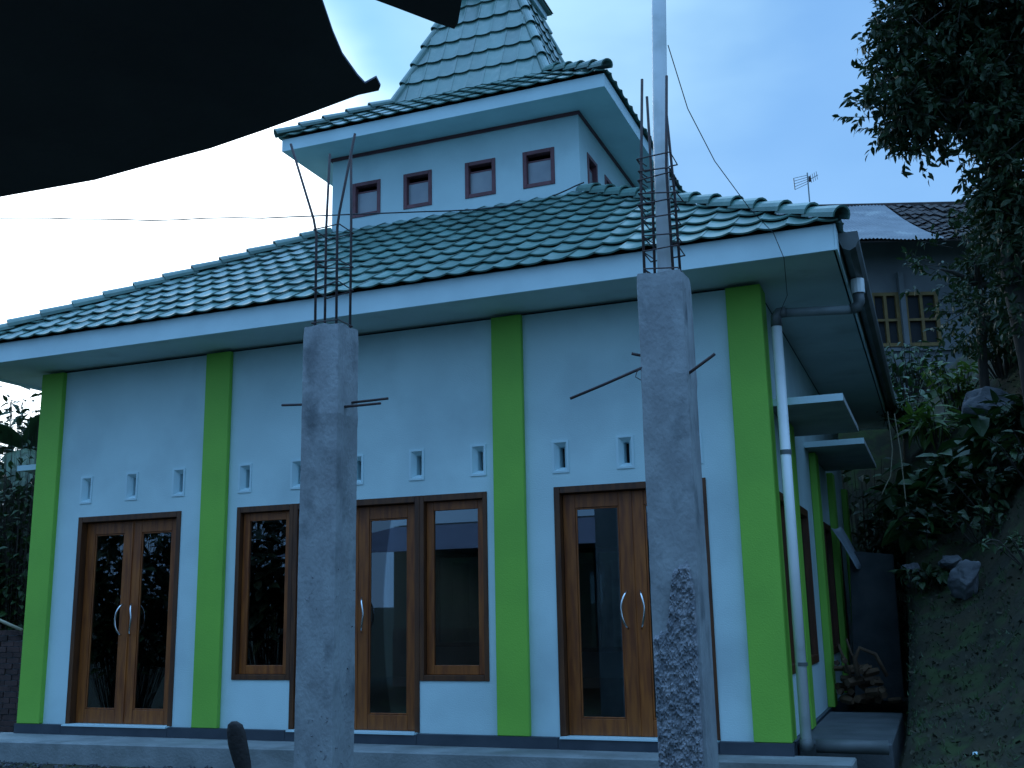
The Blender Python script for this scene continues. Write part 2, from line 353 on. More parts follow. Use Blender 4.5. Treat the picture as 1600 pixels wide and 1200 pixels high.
# side windows
for s in (-1, 1):
    for (y0, y1, z0, z1) in side_w:
        def X_(d): return s * (W - .05 + d)
        m = MB()
        for (ya, yb, za, zb) in ((y0, y0 + .07, z0, z1), (y1 - .07, y1, z0, z1), (y0 + .072, y1 - .072, z0, z0 + .08), (y0 + .072, y1 - .072, z1 - .08, z1)):
            xa, xb = sorted((X_(-.11), X_(.015))); m.box(xa, xb, ya, yb, za, zb)
        f = m.build('window', 'dwood', mq, bevel=.003)
        xa, xb = sorted((X_(-.05), X_(-.045))); MB().box(xa, xb, y0 + .06, y1 - .06, z0 + .07, z1 - .07).build('pane', 'glass', f)
    for (a, b) in ((.25, 2.15), (3.0, 5.4)):
        xa, xb = sorted((s * (W - .048), s * (W + .60))); MB().box(xa, xb, a + .02, b, 2.83, 2.89).build('canopy_slab', 'cslab', mq, bevel=.004); MB().box(xa, xb, a, a + .018, 2.828, 2.892).build('canopy_edge', 'white', mq)
# back windows
for (a, b, c, d) in ((-3.0, -2.0, .5, 2.1), (-.9, .9, .4, 2.1), (2.0, 3.0, .5, 2.1)):
    m = MB(); ring(m, a, b, c, d, .07, .07, .07, .07, D - .12, D - .03)
    if b - a > 1.2: m.box(-.04, .04, D - .11, D - .04, c + .072, d - .072)
    f = m.build('window', 'dwood', mq); MB().box(a + .06, b - .06, D - .08, D - .075, c + .06, d - .06).build('pane', 'glass', f)

# eaves: soffit, fascia
EX = W + OV
def eave(px, pyf, pyb, zb, hf, hx, hy0, hy1, zw):
    """soffit ring between the eave rectangle and the wall rectangle, and four fascia boards"""
    s = MB()
    s.box(-px + .02, px - .02, pyf + .02, hy0, zb + .03, zb + .045); s.box(-px + .02, px - .02, hy1, pyb - .02, zb + .03, zb + .045)
    s.box(-px + .02, -hx, hy0 + .001, hy1 - .001, zb + .03, zb + .045); s.box(hx, px - .02, hy0 + .001, hy1 - .001, zb + .03, zb + .045)
    s.build('soffit', 'soffit', mq)
    for (a, b, c, d) in ((-px, px, pyf - .02, pyf), (-px, px, pyb, pyb + .02), (-px - .02, -px - .001, pyf - .02, pyb + .02), (px + .001, px + .02, pyf - .02, pyb + .02)):
        MB().box(a, b, c, d, zb, zb + hf).build('fascia', 'white', mq, bevel=.003)
eave(EX, -OV, D + OV, ZT, .222, W - .055, .06, D - .1, ZT)

# tiles ---------------------------------------------------------------
TW, TP = .235, .345
def tprof(u):  # shallow trough with a cusp-like roll at each side
    k = abs(2 * (u % 1.0) - 1)           # 1 at the rolls, 0 in the trough
    return .024 * k ** 2.2
def tile_mesh(clip=None):
    n = 8; vs = []; fs = []
    us = [-.04 + 1.08 * i / n for i in range(n + 1)]
    for (v, h) in ((0., .042), (TP + .05, .010)):
        for u in us: vs.append(((u) * TW, v, h + tprof(min(max(u, 0), 1))))
    for u in us: vs.append((u * TW, 0., .042 + tprof(min(max(u, 0), 1)) - .014))
    for u in us: vs.append((u * TW, .12, .032 + tprof(min(max(u, 0), 1)) - .016))
    for i in range(n):
        fs.append((i, i + 1, n + 2 + i, n + 1 + i)); fs.append((2 * n + 2 + i, 2 * n + 3 + i, i + 1, i)); fs.append((3 * n + 3 + i, 3 * n + 4 + i, 2 * n + 3 + i, 2 * n + 2 + i))
    return vs, fs
TV, TF = tile_mesh()
tile_me = bpy.data.meshes.new('tile'); tile_me.from_pydata(TV, [], TF); tile_me.materials.append(M['tile'])
for p in tile_me.polygons: p.use_smooth = False
tiles = []       # (screen size, matrix, clipped verts or None, roof object)
def roof_face(origin, U, V, length, slope_len, taper, roof, vis, hole=None):
    """tiles over a trapezoid: u>=v*taper, u<=length-v*taper"""
    U = Vector(U).normalized(); V = Vector(V).normalized(); N = U.cross(V).normalized(); O = Vector(origin)
    rows = int(math.ceil(slope_len / TP)); cols = int(math.ceil(length / TW))
    off = (length - cols * TW) / 2
    for r in range(rows):
        v0 = r * TP
        for c in range(cols):
            u0 = off + c * TW
            vm = v0 + TP * .5
            if u0 + TW < v0 * taper or u0 > length - v0 * taper: continue
            jit = random.uniform(-.003, .003)
            Mx = Matrix.Translation(O + U * u0 + V * (v0 + random.uniform(-.004, .004)) + N * jit) @ Matrix(((U.x, V.x, N.x, 0), (U.y, V.y, N.y, 0), (U.z, V.z, N.z, 0), (0, 0, 0, 1)))
            inside = u0 - .04 * TW >= (v0 + TP + .05) * taper and u0 + 1.04 * TW <= length - (v0 + TP + .05) * taper and v0 + TP + .05 <= slope_len + .03
            clip = None if inside else (u0, v0, taper, length, slope_len)
            ctr = O + U * (u0 + TW / 2) + V * vm; d = (ctr - CAM)
            size = (-d.normalized().dot(N)) / d.length_squared * (1 if vis else 0)
            if vis and size <= 0: size = 1e-9
            tiles.append((size, Mx, clip, roof))
def clipped(clip):
    u0, v0, taper, length, sl = clip
    bm = bmesh.new(); vv = [bm.verts.new(v) for v in TV]
    for f in TF: bm.faces.new([vv[i] for i in f])
    def cut(co, no):
        geo = bm.verts[:] + bm.edges[:] + bm.faces[:]
        bmesh.ops.bisect_plane(bm, geom=geo, plane_co=co, plane_no=no, clear_outer=True)
    if taper > 0:
        cut((-u0 + v0 * taper, 0, 0), Vector((-1, taper, 0)).normalized())
        cut((length - u0 - v0 * taper, 0, 0), Vector((1, taper, 0)).normalized())
    cut((0, sl + .03 - v0, 0), (0, 1, 0))
    if not bm.faces: bm.free(); return None
    me = bpy.data.meshes.new('tile'); bm.to_mesh(me); bm.free(); me.materials.append(M['tile']); return me
def pyramid_deck(name, s0, z0, s1, z1, m='deck', cy=4.1, parent=mq, lift=-.01):
    d = MB(); c0 = [(-s0, cy - s0, z0 + lift), (s0, cy - s0, z0 + lift), (s0, cy + s0, z0 + lift), (-s0, cy + s0, z0 + lift)]; c1 = [(-s1, cy - s1, z1 + lift), (s1, cy - s1, z1 + lift), (s1, cy + s1, z1 + lift), (-s1, cy + s1, z1 + lift)]
    for i in range(4): j = (i + 1) % 4; d.quad(c0[i], c0[j], c1[j], c1[i])
    return d.build(name, m, parent)
def pyramid_tiles(roof, s0, z0, s1, z1, rows_vis=('f', 'r', 'l')):
    dz = z1 - z0; run = s0 - s1; sl = math.hypot(run, dz); cosw = run / sl; cy = 4.1
    specs = (('f', (-s0, cy - s0, z0), (1, 0, 0), (0, run, dz)), ('r', (s0, cy - s0, z0), (0, 1, 0), (-run, 0, dz)), ('b', (s0, cy + s0, z0), (-1, 0, 0), (0, -run, dz)), ('l', (-s0, cy + s0, z0), (0, -1, 0), (run, 0, dz)))
    for k, o_, u_, v_ in specs: roof_face(o_, u_, v_, 2 * s0, sl, cosw, roof, k in rows_vis)
def hip_tiles(roof, a, b, r=.105, lift=.03):
    a, b = Vector(a), Vector(b); Lh = (b - a).length; n = max(1, round(Lh / .36)); d = (b - a) / n; dn = d.normalized()
    side = dn.cross(Vector((0, 0, 1))).normalized(); up = side.cross(dn).normalized()
    for i in range(n):
        p0 = a + d * i - dn * .02; p1 = a + d * (i + 1) + dn * .03; vs = []; fs = []; k = 8
        for (p, rr, l) in ((p0, r * 1.12, .035), (p1, r * .92, .005)):
            for t2 in (0, .016):
                for q in range(k + 1):
                    an = math.pi * (-.08 + 1.16 * q / k); vs.append(p + side * math.cos(an) * (rr - t2) + up * (math.sin(an) * (rr - t2) + l + lift - .03))
        n1 = k + 1
        for q in range(k):
            fs += [(q, q + 1, 2 * n1 + q + 1, 2 * n1 + q), (n1 + q, 3 * n1 + q, 3 * n1 + q + 1, n1 + q + 1), (q, n1 + q, n1 + q + 1, q + 1)]
        h = MB().add(vs, fs).build('hip_tile', 'tile', roof, loc=(p0 + p1) / 2)
        for pl in h.data.polygons: pl.use_smooth = False
# main roof
S0, Z0, S1, Z1 = EX + .045, ZT + .20, 1.743, 6.03
mroof = pyramid_deck('main_roof', S0 - .075, Z0 + .02, S1, Z1)
pyramid_tiles(mroof, S0, Z0, S1, Z1)
cy = 4.1
for sx, sy in ((1, -1), (-1, -1), (1, 1), (-1, 1)):
    hip_tiles(mroof, (sx * (S0 + .01), cy + sy * (S0 + .01), Z0 + .03), (sx * (S1 + .02), cy + sy * (S1 + .02), Z1 + .02), .078)
# tower
ZTT = 7.115; TO = .469
tw_front = [(-1.43, -1.01), (-.67, -.26), (.21, .63), (1.0, 1.42)]
fh = [(a, b, 6.215, 6.70) for a, b in tw_front]
P4 = [lambda u, d, z: (u, cy - S1 + d, z), lambda u, d, z: (S1 - d, cy + u, z), lambda u, d, z: (-u, cy + S1 - d, z), lambda u, d, z: (-S1 + d, cy - u, z)]
for k in range(4):
    e = 0 if k % 2 == 0 else .12
    o = holes_wall(MB(), P4[k], -S1 + e, S1 - e, 5.85, ZTT, fh, .12).build('tower_wall', 'wall', mq); weld(o)
def pbox(m, P, u0, u1, d0, d1, z0, z1):
    a = P(u0, d0, z0); b = P(u1, d1, z1); xa, xb = sorted((a[0], b[0])); ya, yb = sorted((a[1], b[1])); m.box(xa, xb, ya, yb, z0, z1)
for k in range(4):
    P = P4[k]
    for a, b in tw_front:
        m = MB()
        pbox(m, P, a, a + .05, -.012, .09, 6.215, 6.70); pbox(m, P, b - .05, b, -.012, .09, 6.215, 6.70)
        pbox(m, P, a + .052, b - .052, -.012, .09, 6.215, 6.265); pbox(m, P, a + .052, b - .052, -.012, .09, 6.65, 6.70)
        f = m.build('tower_window', 'wframe', mq, bevel=.003)
        m = MB(); pbox(m, P, a + .052, b - .052, .05, .06, 6.267, 6.565); m.build('pane', 'curtain', f)
        m = MB(); pbox(m, P, a + .052, b - .052, .045, .07, 6.566, 6.585); m.build('transom', 'wframe', f)
    m = MB(); pbox(m, P, -S1 - (.022 if k % 2 == 0 else 0), S1 + (.022 if k % 2 == 0 else 0), -.022, -.001, ZTT - .045, ZTT - .002); m.build('trim_strip', 'trim', mq)
MB().box(-S1 + .12, S1 - .12, cy - S1 + .12, cy + S1 - .12, 5.86, 5.9).build('tower_floor', 'dark', mq)
te = S1 + TO
s_ = MB(); s_.box(-te + .001, te - .001, cy - te + .001, cy - S1, ZTT, ZTT + .015); s_.box(-te + .001, te - .001, cy + S1, cy + te - .001, ZTT, ZTT + .015)
s_.box(-te + .001, -S1, cy - S1 + .001, cy + S1 - .001, ZTT, ZTT + .015); s_.box(S1, te - .001, cy - S1 + .001, cy + S1 - .001, ZTT, ZTT + .015); s_.build('soffit', 'white', mq)
for (a, b, c, d) in ((-te - .02, te + .02, cy - te - .02, cy - te), (-te - .02, te + .02, cy + te, cy + te + .02), (-te - .02, -te, cy - te + .001, cy + te - .001), (te, te + .02, cy - te + .001, cy + te - .001)):
    MB().box(a, b, c, d, ZTT - .004, ZTT + .165).build('fascia', 'white', mq, bevel=.003)
TS0, TZ0, TS1, TZ1 = te + .045, ZTT + .155, 1.13, 8.06
troof = pyramid_deck('tower_roof', TS0 - .03, TZ0 - .01, TS1, TZ1)
pyramid_tiles(troof, TS0, TZ0, TS1, TZ1, ('f', 'r'))
TS2, TZ2 = .46, 10.0
sroof = pyramid_deck('spire_roof', TS1 + .01, TZ1 - .05, TS2, TZ2)
pyramid_tiles(sroof, TS1 + .02, TZ1 - .02, TS2, TZ2, ('f', 'r'))
for sx, sy in ((1, -1), (-1, -1), (1, 1), (-1, 1)):
    hip_tiles(troof, (sx * (TS0 + .01), cy + sy * (TS0 + .01), TZ0 + .05), (sx * TS1, cy + sy * TS1, TZ1 + .03), .070)
    hip_tiles(sroof, (sx * TS1, cy + sy * TS1, TZ1 + .02), (sx * TS2, cy + sy * TS2, TZ2), .066, .015)
c_ = MB().box(-.58, .58, cy - .58, cy + .58, 9.92, 10.02).build('cap', 'white', mq, bevel=.005)
pyramid_deck('cap_roof', .66, 10.06, .05, 11.3, 'tile')
c0 = MB(); c0.box(-.64, .64, cy - .64, cy + .64, 10.021, 10.05); c0.build('cap_board', 'tile', mq)
MB().tube([(0, cy, 11.2), (0, cy, 11.9)], .03, 8).build('finial', 'chrome', mq)
# place tiles: the 300 that show largest as objects, the rest joined per roof
tiles.sort(key=lambda t: -t[0])
made = 0; rest = {}
for size, Mx, clip, roof in tiles:
    me = tile_me if clip is None else clipped(clip)
    if me is None: continue
    if made < 298 and size > 0:
        o = bpy.data.objects.new('tile', me); COL.objects.link(o); o.parent = roof
        Ml = Mx.copy(); Ml.translation = Mx.translation - wloc(roof); o.matrix_local = Ml; made += 1
    else:
        r = rest.setdefault(roof.name, (MB(), roof))[0]; r.add([Mx @ v.co for v in me.vertices], [tuple(p.vertices) for p in me.polygons])
for k, (m, roof) in rest.items():
    me = bpy.data.meshes.new('tile_field'); me.from_pydata([tuple(Vector(v) - wloc(roof)) for v in m.v], [], m.f); me.materials.append(M['tile'])
    o = bpy.data.objects.new('tile_field', me); COL.objects.link(o); o.parent = roof; o['kind'] = 'stuff'
# gutter and drain pipes on the right-hand eave
gm = MB(); gy0, gy1 = -.50, D + .6; gx = EX + .10
prof = [(-.075, .10), (-.075, .02), (-.05, -.035), (0, -.06), (.05, -.035), (.075, .02), (.075, .10)]
gv = [(gx + a, y, 3.99 + b) for y in (gy0, gy1) for a, b in prof]; n_ = len(prof)
gm.add(gv, [(i, i + 1, n_ + i + 1, n_ + i) for i in range(n_ - 1)] + [tuple(range(n_)), tuple(range(n_, 2 * n_))])
gut = gm.build('gutter', 'gut', mq)
MB().tube([(gx, .36, 3.93), (gx, .36, 3.80)], .058, 12).build('gutter_outlet', 'pvc', mq, smooth=False)
MB().tube([(gx, .36, 3.80), (gx, .36, 3.72), (gx - .02, .355, 3.675), (gx - .07, .35, 3.66)], .05, 12).build('pipe_elbow', 'gut', mq, smooth=True)
MB().tube([(gx - .07, .36, 3.66), (4.30, .08, 3.625)], .042, 12).build('cross_pipe', 'pvcg', mq, smooth=True)
MB().tube([(4.31, .05, 3.625), (4.25, .05, 3.62), (4.225, .05, 3.59), (4.222, .05, 3.50)], .050, 12).build('pipe_elbow', 'gut', mq, smooth=True)
dp = MB().tube([(4.222, .05, 3.50), (4.214, .05, .0)], .045, 14).build('downpipe', 'pvc', mq, smooth=True)
MB().tube([(4.222, .05, 2.36), (4.222, .05, 2.40)], .049, 14).build('pipe_clip', 'gut', dp)
MB().tube([(4.222, .05, .6), (4.222, .05, .63)], .049, 14).build('pipe_clip', 'gut', dp)
MB().tube([(4.214, .05, .02), (4.214, .05, -.06)], .055, 12).build('pipe_elbow', 'gut', mq, smooth=True)

# ------------------------------------------------------------------ drain pipe lying at the path, small things at the right
o = MB().tube([(4.28, .12, -.035), (4.84, .16, -.04)], .055, 14).build('drain_pipe', 'gut', smooth=True, loc=(4.5, .13, -.04)); tag(o, 'grey plastic pipe lying across the end of the cement path by the corner', 'pipe')

# ------------------------------------------------------------------ concrete columns
def column(x, top, label, seed, rough):
    zb = ground_z(x, -3.16) - .05
    t = thing('concrete_column', label, 'column', (x, -3.16, zb), 'unfinished porch columns')
    rnd = random.Random(seed); h = .137; N = 44; K = 6; vs = []; fs = []
    ring_ = []
    for e in range(4):
        c0 = [(-h, -h), (h, -h), (h, h), (-h, h)][e]; c1 = [(h, -h), (h, h), (-h, h), (-h, -h)][e]
        for k in range(K):
            q = .02 + .96 * k / (K - 1); ring_.append((c0[0] + (c1[0] - c0[0]) * q, c0[1] + (c1[1] - c0[1]) * q))
    n = len(ring_)
    for i in range(N + 1):
        z = zb + (top - zb) * i / N
        for (a, b) in ring_:
            k = noise.noise(Vector((a * 5 + seed, b * 5, z * 2.2))) * .0035 + noise.noise(Vector((a * 30 + seed, b * 30, z * 14))) * .0015
            step = .006 if abs(z - (top - .62)) < .02 else 0
            if i == N: k -= .002 + rnd.random() * .003
            f = 1 + (k + step * rnd.random()) / h
            vs.append((x + a * f, -3.16 + b * f, z + (rnd.uniform(-.014, .01) if i == N else 0)))
    for i in range(N):
        for k in range(n): k2 = (k + 1) % n; fs.append((i * n + k, i * n + k2, (i + 1) * n + k2, (i + 1) * n + k))
    fs.append(tuple(range(N * n, N * n + n)))
    MB().add(vs, fs).build('shaft', 'conc', t, smooth=False)
    # formwork seam: a thin proud ridge down the right face and by the front corner
    MB().prism([(x + h - .002, -3.16 - h * .55, zb), (x + h + .008, -3.16 - h * .5, zb), (x + h - .002, -3.16 - h * .42, zb)], (0, 0, top - zb - .1)).build('formwork_ridge', 'conc', t)
    return t
def rods(t, lines, r=.009, name='rebar'):
    for pts in lines: MB().tube(pts, r, 6).build(name, 'rust', t, smooth=True)
def stirrup(t, x0, x1, y0, y1, z, tilt, hook=True):
    a, b, c, d = (x0, y0, z), (x1, y0, z + tilt), (x1, y1, z + tilt * .6), (x0, y1, z - tilt * .4)
    MB().tube([a, b, c, d, a], .005, 5).build('stirrup', 'rust', t)
    if hook: MB().tube([a, (x0 + .05, y0 + .05, z - .035)], .0036, 5).build('hook', 'rust', t)
c1 = column(1.642, 3.0, 'rough grey concrete column with splayed rusty rods before the middle door', 3, False)
yf, yb = -3.25, -3.07
rods(c1, [[(1.57, yf, 2.9), (1.565, yf, 3.66), (1.54, yf, 3.78), (1.35, yf - .02, 4.37)], [(1.535, yb, 2.9), (1.53, yb, 3.76), (1.55, yb, 4.34)],
          [(1.735, yf, 2.9), (1.73, yf, 3.69), (1.745, yf, 3.8), (1.86, yf, 4.36)], [(1.735, yb, 2.9), (1.735, yb, 3.7), (1.725, yb, 4.33)]])
for z, tl in ((3.03, .0), (3.27, .03), (3.47, -.02), (3.70, .01)): stirrup(c1, 1.545, 1.75, yf - .008, yb + .008, z, tl)
rods(c1, [[(1.30, -3.22, 2.49), (1.6, -3.2, 2.475)], [(1.40, -3.12, 2.53), (1.6, -3.14, 2.52)], [(1.7, -3.2, 2.44), (2.06, -3.22, 2.435)], [(1.7, -3.1, 2.485), (2.06, -3.12, 2.485)]], .009, 'dowel')
c2 = column(3.965, 3.045, 'grey concrete column with a coarse rubble patch before the right door', 8, True)
rods(c2, [[(3.868, yf, 2.9), (3.872, yf, 3.6), (3.912, yf, 4.33)], [(3.885, yb, 2.9), (3.9, yb, 3.7), (3.895, yb, 4.30)],
          [(4.045, yf, 2.95), (4.035, yf, 3.7), (4.068, yf, 4.32)], [(4.05, yb, 2.95), (4.04, yb, 3.6), (4.01, yb, 4.28)]])
for z, tl in ((3.09, -.02), (3.20, .01), (3.30, -.015), (3.41, .0), (3.50, .01), (3.575, -.03), (3.66, .02), (3.72, -.01), (3.80, .01)):
    stirrup(c2, 3.862 + random.uniform(-.012, .006), 4.06 + random.uniform(-.01, .03), yf - .008, yb + .008, z, tl)
rods(c2, [[(3.39, -3.3, 2.33), (3.6, -3.30, 2.395), (3.835, -3.29, 2.475), (3.95, -3.2, 2.5)], [(3.77, -3.26, 2.575), (3.9, -3.2, 2.545)], [(4.0, -3.2, 2.38), (4.10, -3.24, 2.425), (4.27, -3.3, 2.51)]], .009, 'dowel')
MB().tube([(3.83, -3.30, 2.47), (3.81, -3.31, 2.45), (3.80, -3.31, 2.42), (3.83, -3.3, 2.40)], .003, 5).build('tie_wire', 'rust', c2)
# coarse mortar patch, lower front face of the right column
pm = MB(); nu, nv = 40, 150; x0, x1 = 3.834, 4.082; zlo, zhi = ground_z(3.965, -3.16) - .03, 1.36; inv = {}
for j in range(nv + 1):
    for i in range(nu + 1):
        u = i / nu; z = zlo + (zhi - zlo) * j / nv
        top = .94 + .12 * u + .30 * sm(.28, .55, u) * sm(1.08, .85, u) + .02 * noise.noise(Vector((u * 14, 2, 5)))
        lf = -.03 + .03 * noise.noise(Vector((z * 7, 9, 1)))
        edge = min(sm(0, .03, top - z), sm(lf, lf + .06, u), sm(1, .96, u))
        b = noise.noise(Vector((u * 9, z * 24, 1.5))); c = abs(noise.noise(Vector((u * 17, z * 60 + u * 9, 7)))); d = noise.noise(Vector((u * 34, z * 130, 3)))
        k = edge * (.012 + .014 * b + .026 * c + .006 * d) + .012 * min(1, edge * 3) - .006
        pm.v.append((x0 + (x1 - x0) * u, -3.16 - .139 - k, z))
for j in range(nv):
    for i in range(nu): a = j * (nu + 1) + i; pm.f.append((a, a + 1, a + nu + 2, a + nu + 1))
pm.build('rubble_patch', 'mortar', c2, kind='stuff')
# small pits and lumps on the left column
pm = MB(); rr = random.Random(5)
for k in range(110):
    u = rr.uniform(-.12, .12); z = -.3 + 1.7 * rr.random() ** 1.6; s = rr.uniform(.004, .011)
    fx = rr.random() < .65
    p = Vector((1.642 + u, -3.16 - .137, z)) if fx else Vector((1.642 + .137, -3.16 + u, z))
    q = [p + Vector((rr.uniform(-s, s) * 1.4, rr.uniform(-s, s) * .6, rr.uniform(-s, s))) for _ in range(6)]
    pm.add(q, [(0, 1, 2), (0, 2, 3), (0, 3, 4), (1, 4, 5), (1, 5, 2), (3, 2, 5), (4, 3, 5), (0, 4, 1)])
pm.build('mortar_crumbs', 'mortar', c1, kind='stuff')

o = MB().tube([(3.972, -3.15, 3.04), (3.985, -3.14, 4.0), (4.035, -3.12, 5.4), (4.10, -3.1, 7.2)], [.047, .047, .046, .044], 16).build('white_pole', 'pvc', smooth=True, loc=(3.972, -3.15, 3.04)); tag(o, 'tall white pipe standing inside the rods of the right concrete column', 'pole')
o = MB().tube([(4.06, -3.12, 4.6), (4.10, -2.8, 4.30), (4.17, -2.3, 4.12), (4.28, -1.5, 4.03), (4.36, -.85, 4.05), (4.42, -.78, 3.85), (4.36, -.2, 3.7), (4.27, .0, 3.62), (4.26, .0, 3.5)], .0032, 5).build('guy_cable', 'wire', loc=(4.085, -3.1, 4.6)); tag(o, 'thin dark cable running from the white pole down to the roof edge', 'cable')
pts = []
A, B = Vector((-16, -2.2, 7.0)), Vector((1.80, 2.25, 6.12))
A = Vector((-5.62, .5, 6.25)) + (Vector((-5.62, .5, 6.25)) - Vector((-1.39, 1.5, 5.94))) * 2.5
Q = [A, Vector((-5.62, .5, 6.25)), Vector((-3.6, 1.0, 6.07)), Vector((-1.39, 1.5, 5.94)), Vector((.48, 2.0, 5.90)), Vector((1.24, 2.2, 5.95)), Vector((1.8, 2.32, 6.15))]
for i in range(len(Q) - 1):
    for k in range(6): p = Q[i].lerp(Q[i + 1], k / 6); pts.append(p + Vector((0, 0, noise.noise(p * 2.2) * .018)))
pts.append(Q[-1])
o = MB().tube(pts, .009, 5).build('overhead_wire', 'wire', loc=pts[0]); tag(o, 'dark overhead wire crossing the bright sky to the tower base', 'wire')

# ------------------------------------------------------------------ house behind the camera with its sheet eave overhead
oh = thing('opposite_house', 'dark sheet metal eaves of the house overhanging the top left corner', 'house', (0, -12, -.5))
N1 = Vector((0, .18, 1)).normalized()
def flat_sheet(pts, name, th=.005):
    return MB().prism([tuple(Vector(p)) for p in pts], N1 * th).build(name, 'sheet', oh)
flat_sheet([(-6, -7.40, 2.150), (0, -7.41, 2.152), (1.53, -7.42, 2.154), (2.59, -7.38, 2.146), (3.22, -7.355, 2.142), (3.52, -7.345, 2.140), (3.71, -7.359, 2.143), (3.88, -7.37, 2.145), (4.04, -7.393, 2.149), (4.185, -7.417, 2.153), (4.307, -7.438, 2.157),
            (4.355, -7.438, 2.157), (4.366, -7.45, 2.159), (4.371, -7.478, 2.164), (4.339, -7.468, 2.162), (4.337, -7.495, 2.167), (4.341, -7.562, 2.179), (4.357, -7.625, 2.19), (4.383, -7.707, 2.205), (4.425, -7.824, 2.226), (4.488, -7.999, 2.258), (4.6, -8.259, 2.305),
            (4.75, -8.9, 2.42), (4.75, -12.2, 3.014), (-6, -12.2, 3.014)], 'roof_sheet')
flat_sheet([(4.406, -7.751, 2.2192), (4.463, -7.681, 2.2066), (4.502, -7.638, 2.1988), (4.554, -7.579, 2.1882), (4.581, -7.552, 2.1834), (4.595, -7.565, 2.1857), (4.631, -7.625, 2.1965), (4.676, -7.709, 2.2116), (4.761, -7.88, 2.2424), (4.892, -8.156, 2.2921), (5.2, -8.9, 2.426), (5.5, -12.2, 3.02), (4.7601, -12.2, 3.02), (4.7601, -8.9, 2.426), (4.70, -8.6, 2.372)], 'roof_sheet', .004)
# rolled lip along the big sheet's free edge, and rafters with purlins under the sheets
for x in (-5, -3, -1, 1.0, 2.6, 4.0):
    MB().prism([(x, -8.6, 2.305), (x + .05, -8.6, 2.305), (x + .05, -12.1, 2.935), (x, -12.1, 2.935)], (0, 0, .055)).build('rafter', 'sheet', oh)
MB().box(-6, 4.7, -9.3, -9.25, 2.36, 2.415).build('purlin', 'sheet', oh)
MB().box(-6, 5.5, -12.2, -12.0, .75, 3.0).build('wall', 'owall', oh)
MB().box(-6, 5.5, -12.201, -11.96, -.6, .749).build('wall_base', 'cemd', oh)
MB().box(-3.5, -2.4, -11.999, -11.93, -.4, 1.8).build('door', 'dwood', oh)
MB().prism([(-6, -12.2, 3.03), (5.5, -12.2, 3.03), (5.5, -15, 2.5), (-6, -15, 2.5)], (0, 0, .006)).build('roof_sheet', 'sheet', oh)

# ------------------------------------------------------------------ neighbour's house on the hill
O_ = Vector((5, 15, 0)); u_ = Vector((.934, .358, 0)); v_ = Vector((-.358, .934, 0))
def LP(u, v, z): return O_ + u_ * u + v_ * v + Vector((0, 0, z))
nh = thing('hill_house', 'old grey house on the hill behind with a zinc and dark tiled roof', 'house', (5, 15, 4.6))
def lbox(u0, u1, v0, v1, z0, z1, name, m, parent=nh, bevel=0.):
    mb = MB(); mb.add([LP(u0, v0, z0), LP(u1, v0, z0), LP(u1, v1, z0), LP(u0, v1, z0), LP(u0, v0, z1), LP(u1, v0, z1), LP(u1, v1, z1), LP(u0, v1, z1)], [(0, 3, 2, 1), (4, 5, 6, 7), (0, 1, 5, 4), (1, 2, 6, 5), (2, 3, 7, 6), (3, 0, 4, 7)])
    return mb.build(name, m, parent, bevel=bevel)
o = holes_wall(MB(), lambda u, d, z: LP(u, -2.2 + d, z), -4.5, 5, 3.6, 8.35, [(-1.28, -.72, 6.08, 7.2), (-.62, .06, 6.08, 7.2)], .15).build('wall', 'hwall', nh); weld(o)
lbox(-4.5, 5, 2.0, 2.15, 3.6, 8.35, 'wall', 'hwall'); lbox(-4.5, -4.35, -2.04, 1.99, 3.6, 9.3, 'wall', 'hwall'); lbox(4.85, 5, -2.04, 1.99, 3.6, 9.3, 'wall', 'hwall')
lbox(-4.5, 5, -2.26, -2.203, 5.98, 6.04, 'ledge', 'hwall')
for a, b in ((-1.28, -.72), (-.62, .06)):
    mb = MB()
    def ab(u0, u1, z0, z1, d0=-2.23, d1=-2.1):
        mb.add([LP(u0, d0, z0), LP(u1, d0, z0), LP(u1, d1, z0), LP(u0, d1, z0), LP(u0, d0, z1), LP(u1, d0, z1), LP(u1, d1, z1), LP(u0, d1, z1)], [(0, 3, 2, 1), (4, 5, 6, 7), (0, 1, 5, 4), (1, 2, 6, 5), (2, 3, 7, 6), (3, 0, 4, 7)])
    ab(a, a + .07, 6.08, 7.2); ab(b - .07, b, 6.08, 7.2); ab(a + .071, b - .071, 6.08, 6.15); ab(a + .071, b - .071, 7.13, 7.2); ab((a + b) / 2 - .03, (a + b) / 2 + .03, 6.151, 7.129); ab(a + .071, (a + b) / 2 - .031, 6.6, 6.65); ab((a + b) / 2 + .031, b - .071, 6.6, 6.65)
    f = mb.build('window', 'yframe', nh)
    lbox(a + .05, b - .05, -2.15, -2.145, 6.1, 7.18, 'pane', 'dark', f)
lbox(-.72, -.62, -2.32, -2.21, 6.05, 7.6, 'post', 'hwall')
lbox(-4.3, 4.8, -2.0, 1.9, 8.2, 8.25, 'ceiling', 'dark')
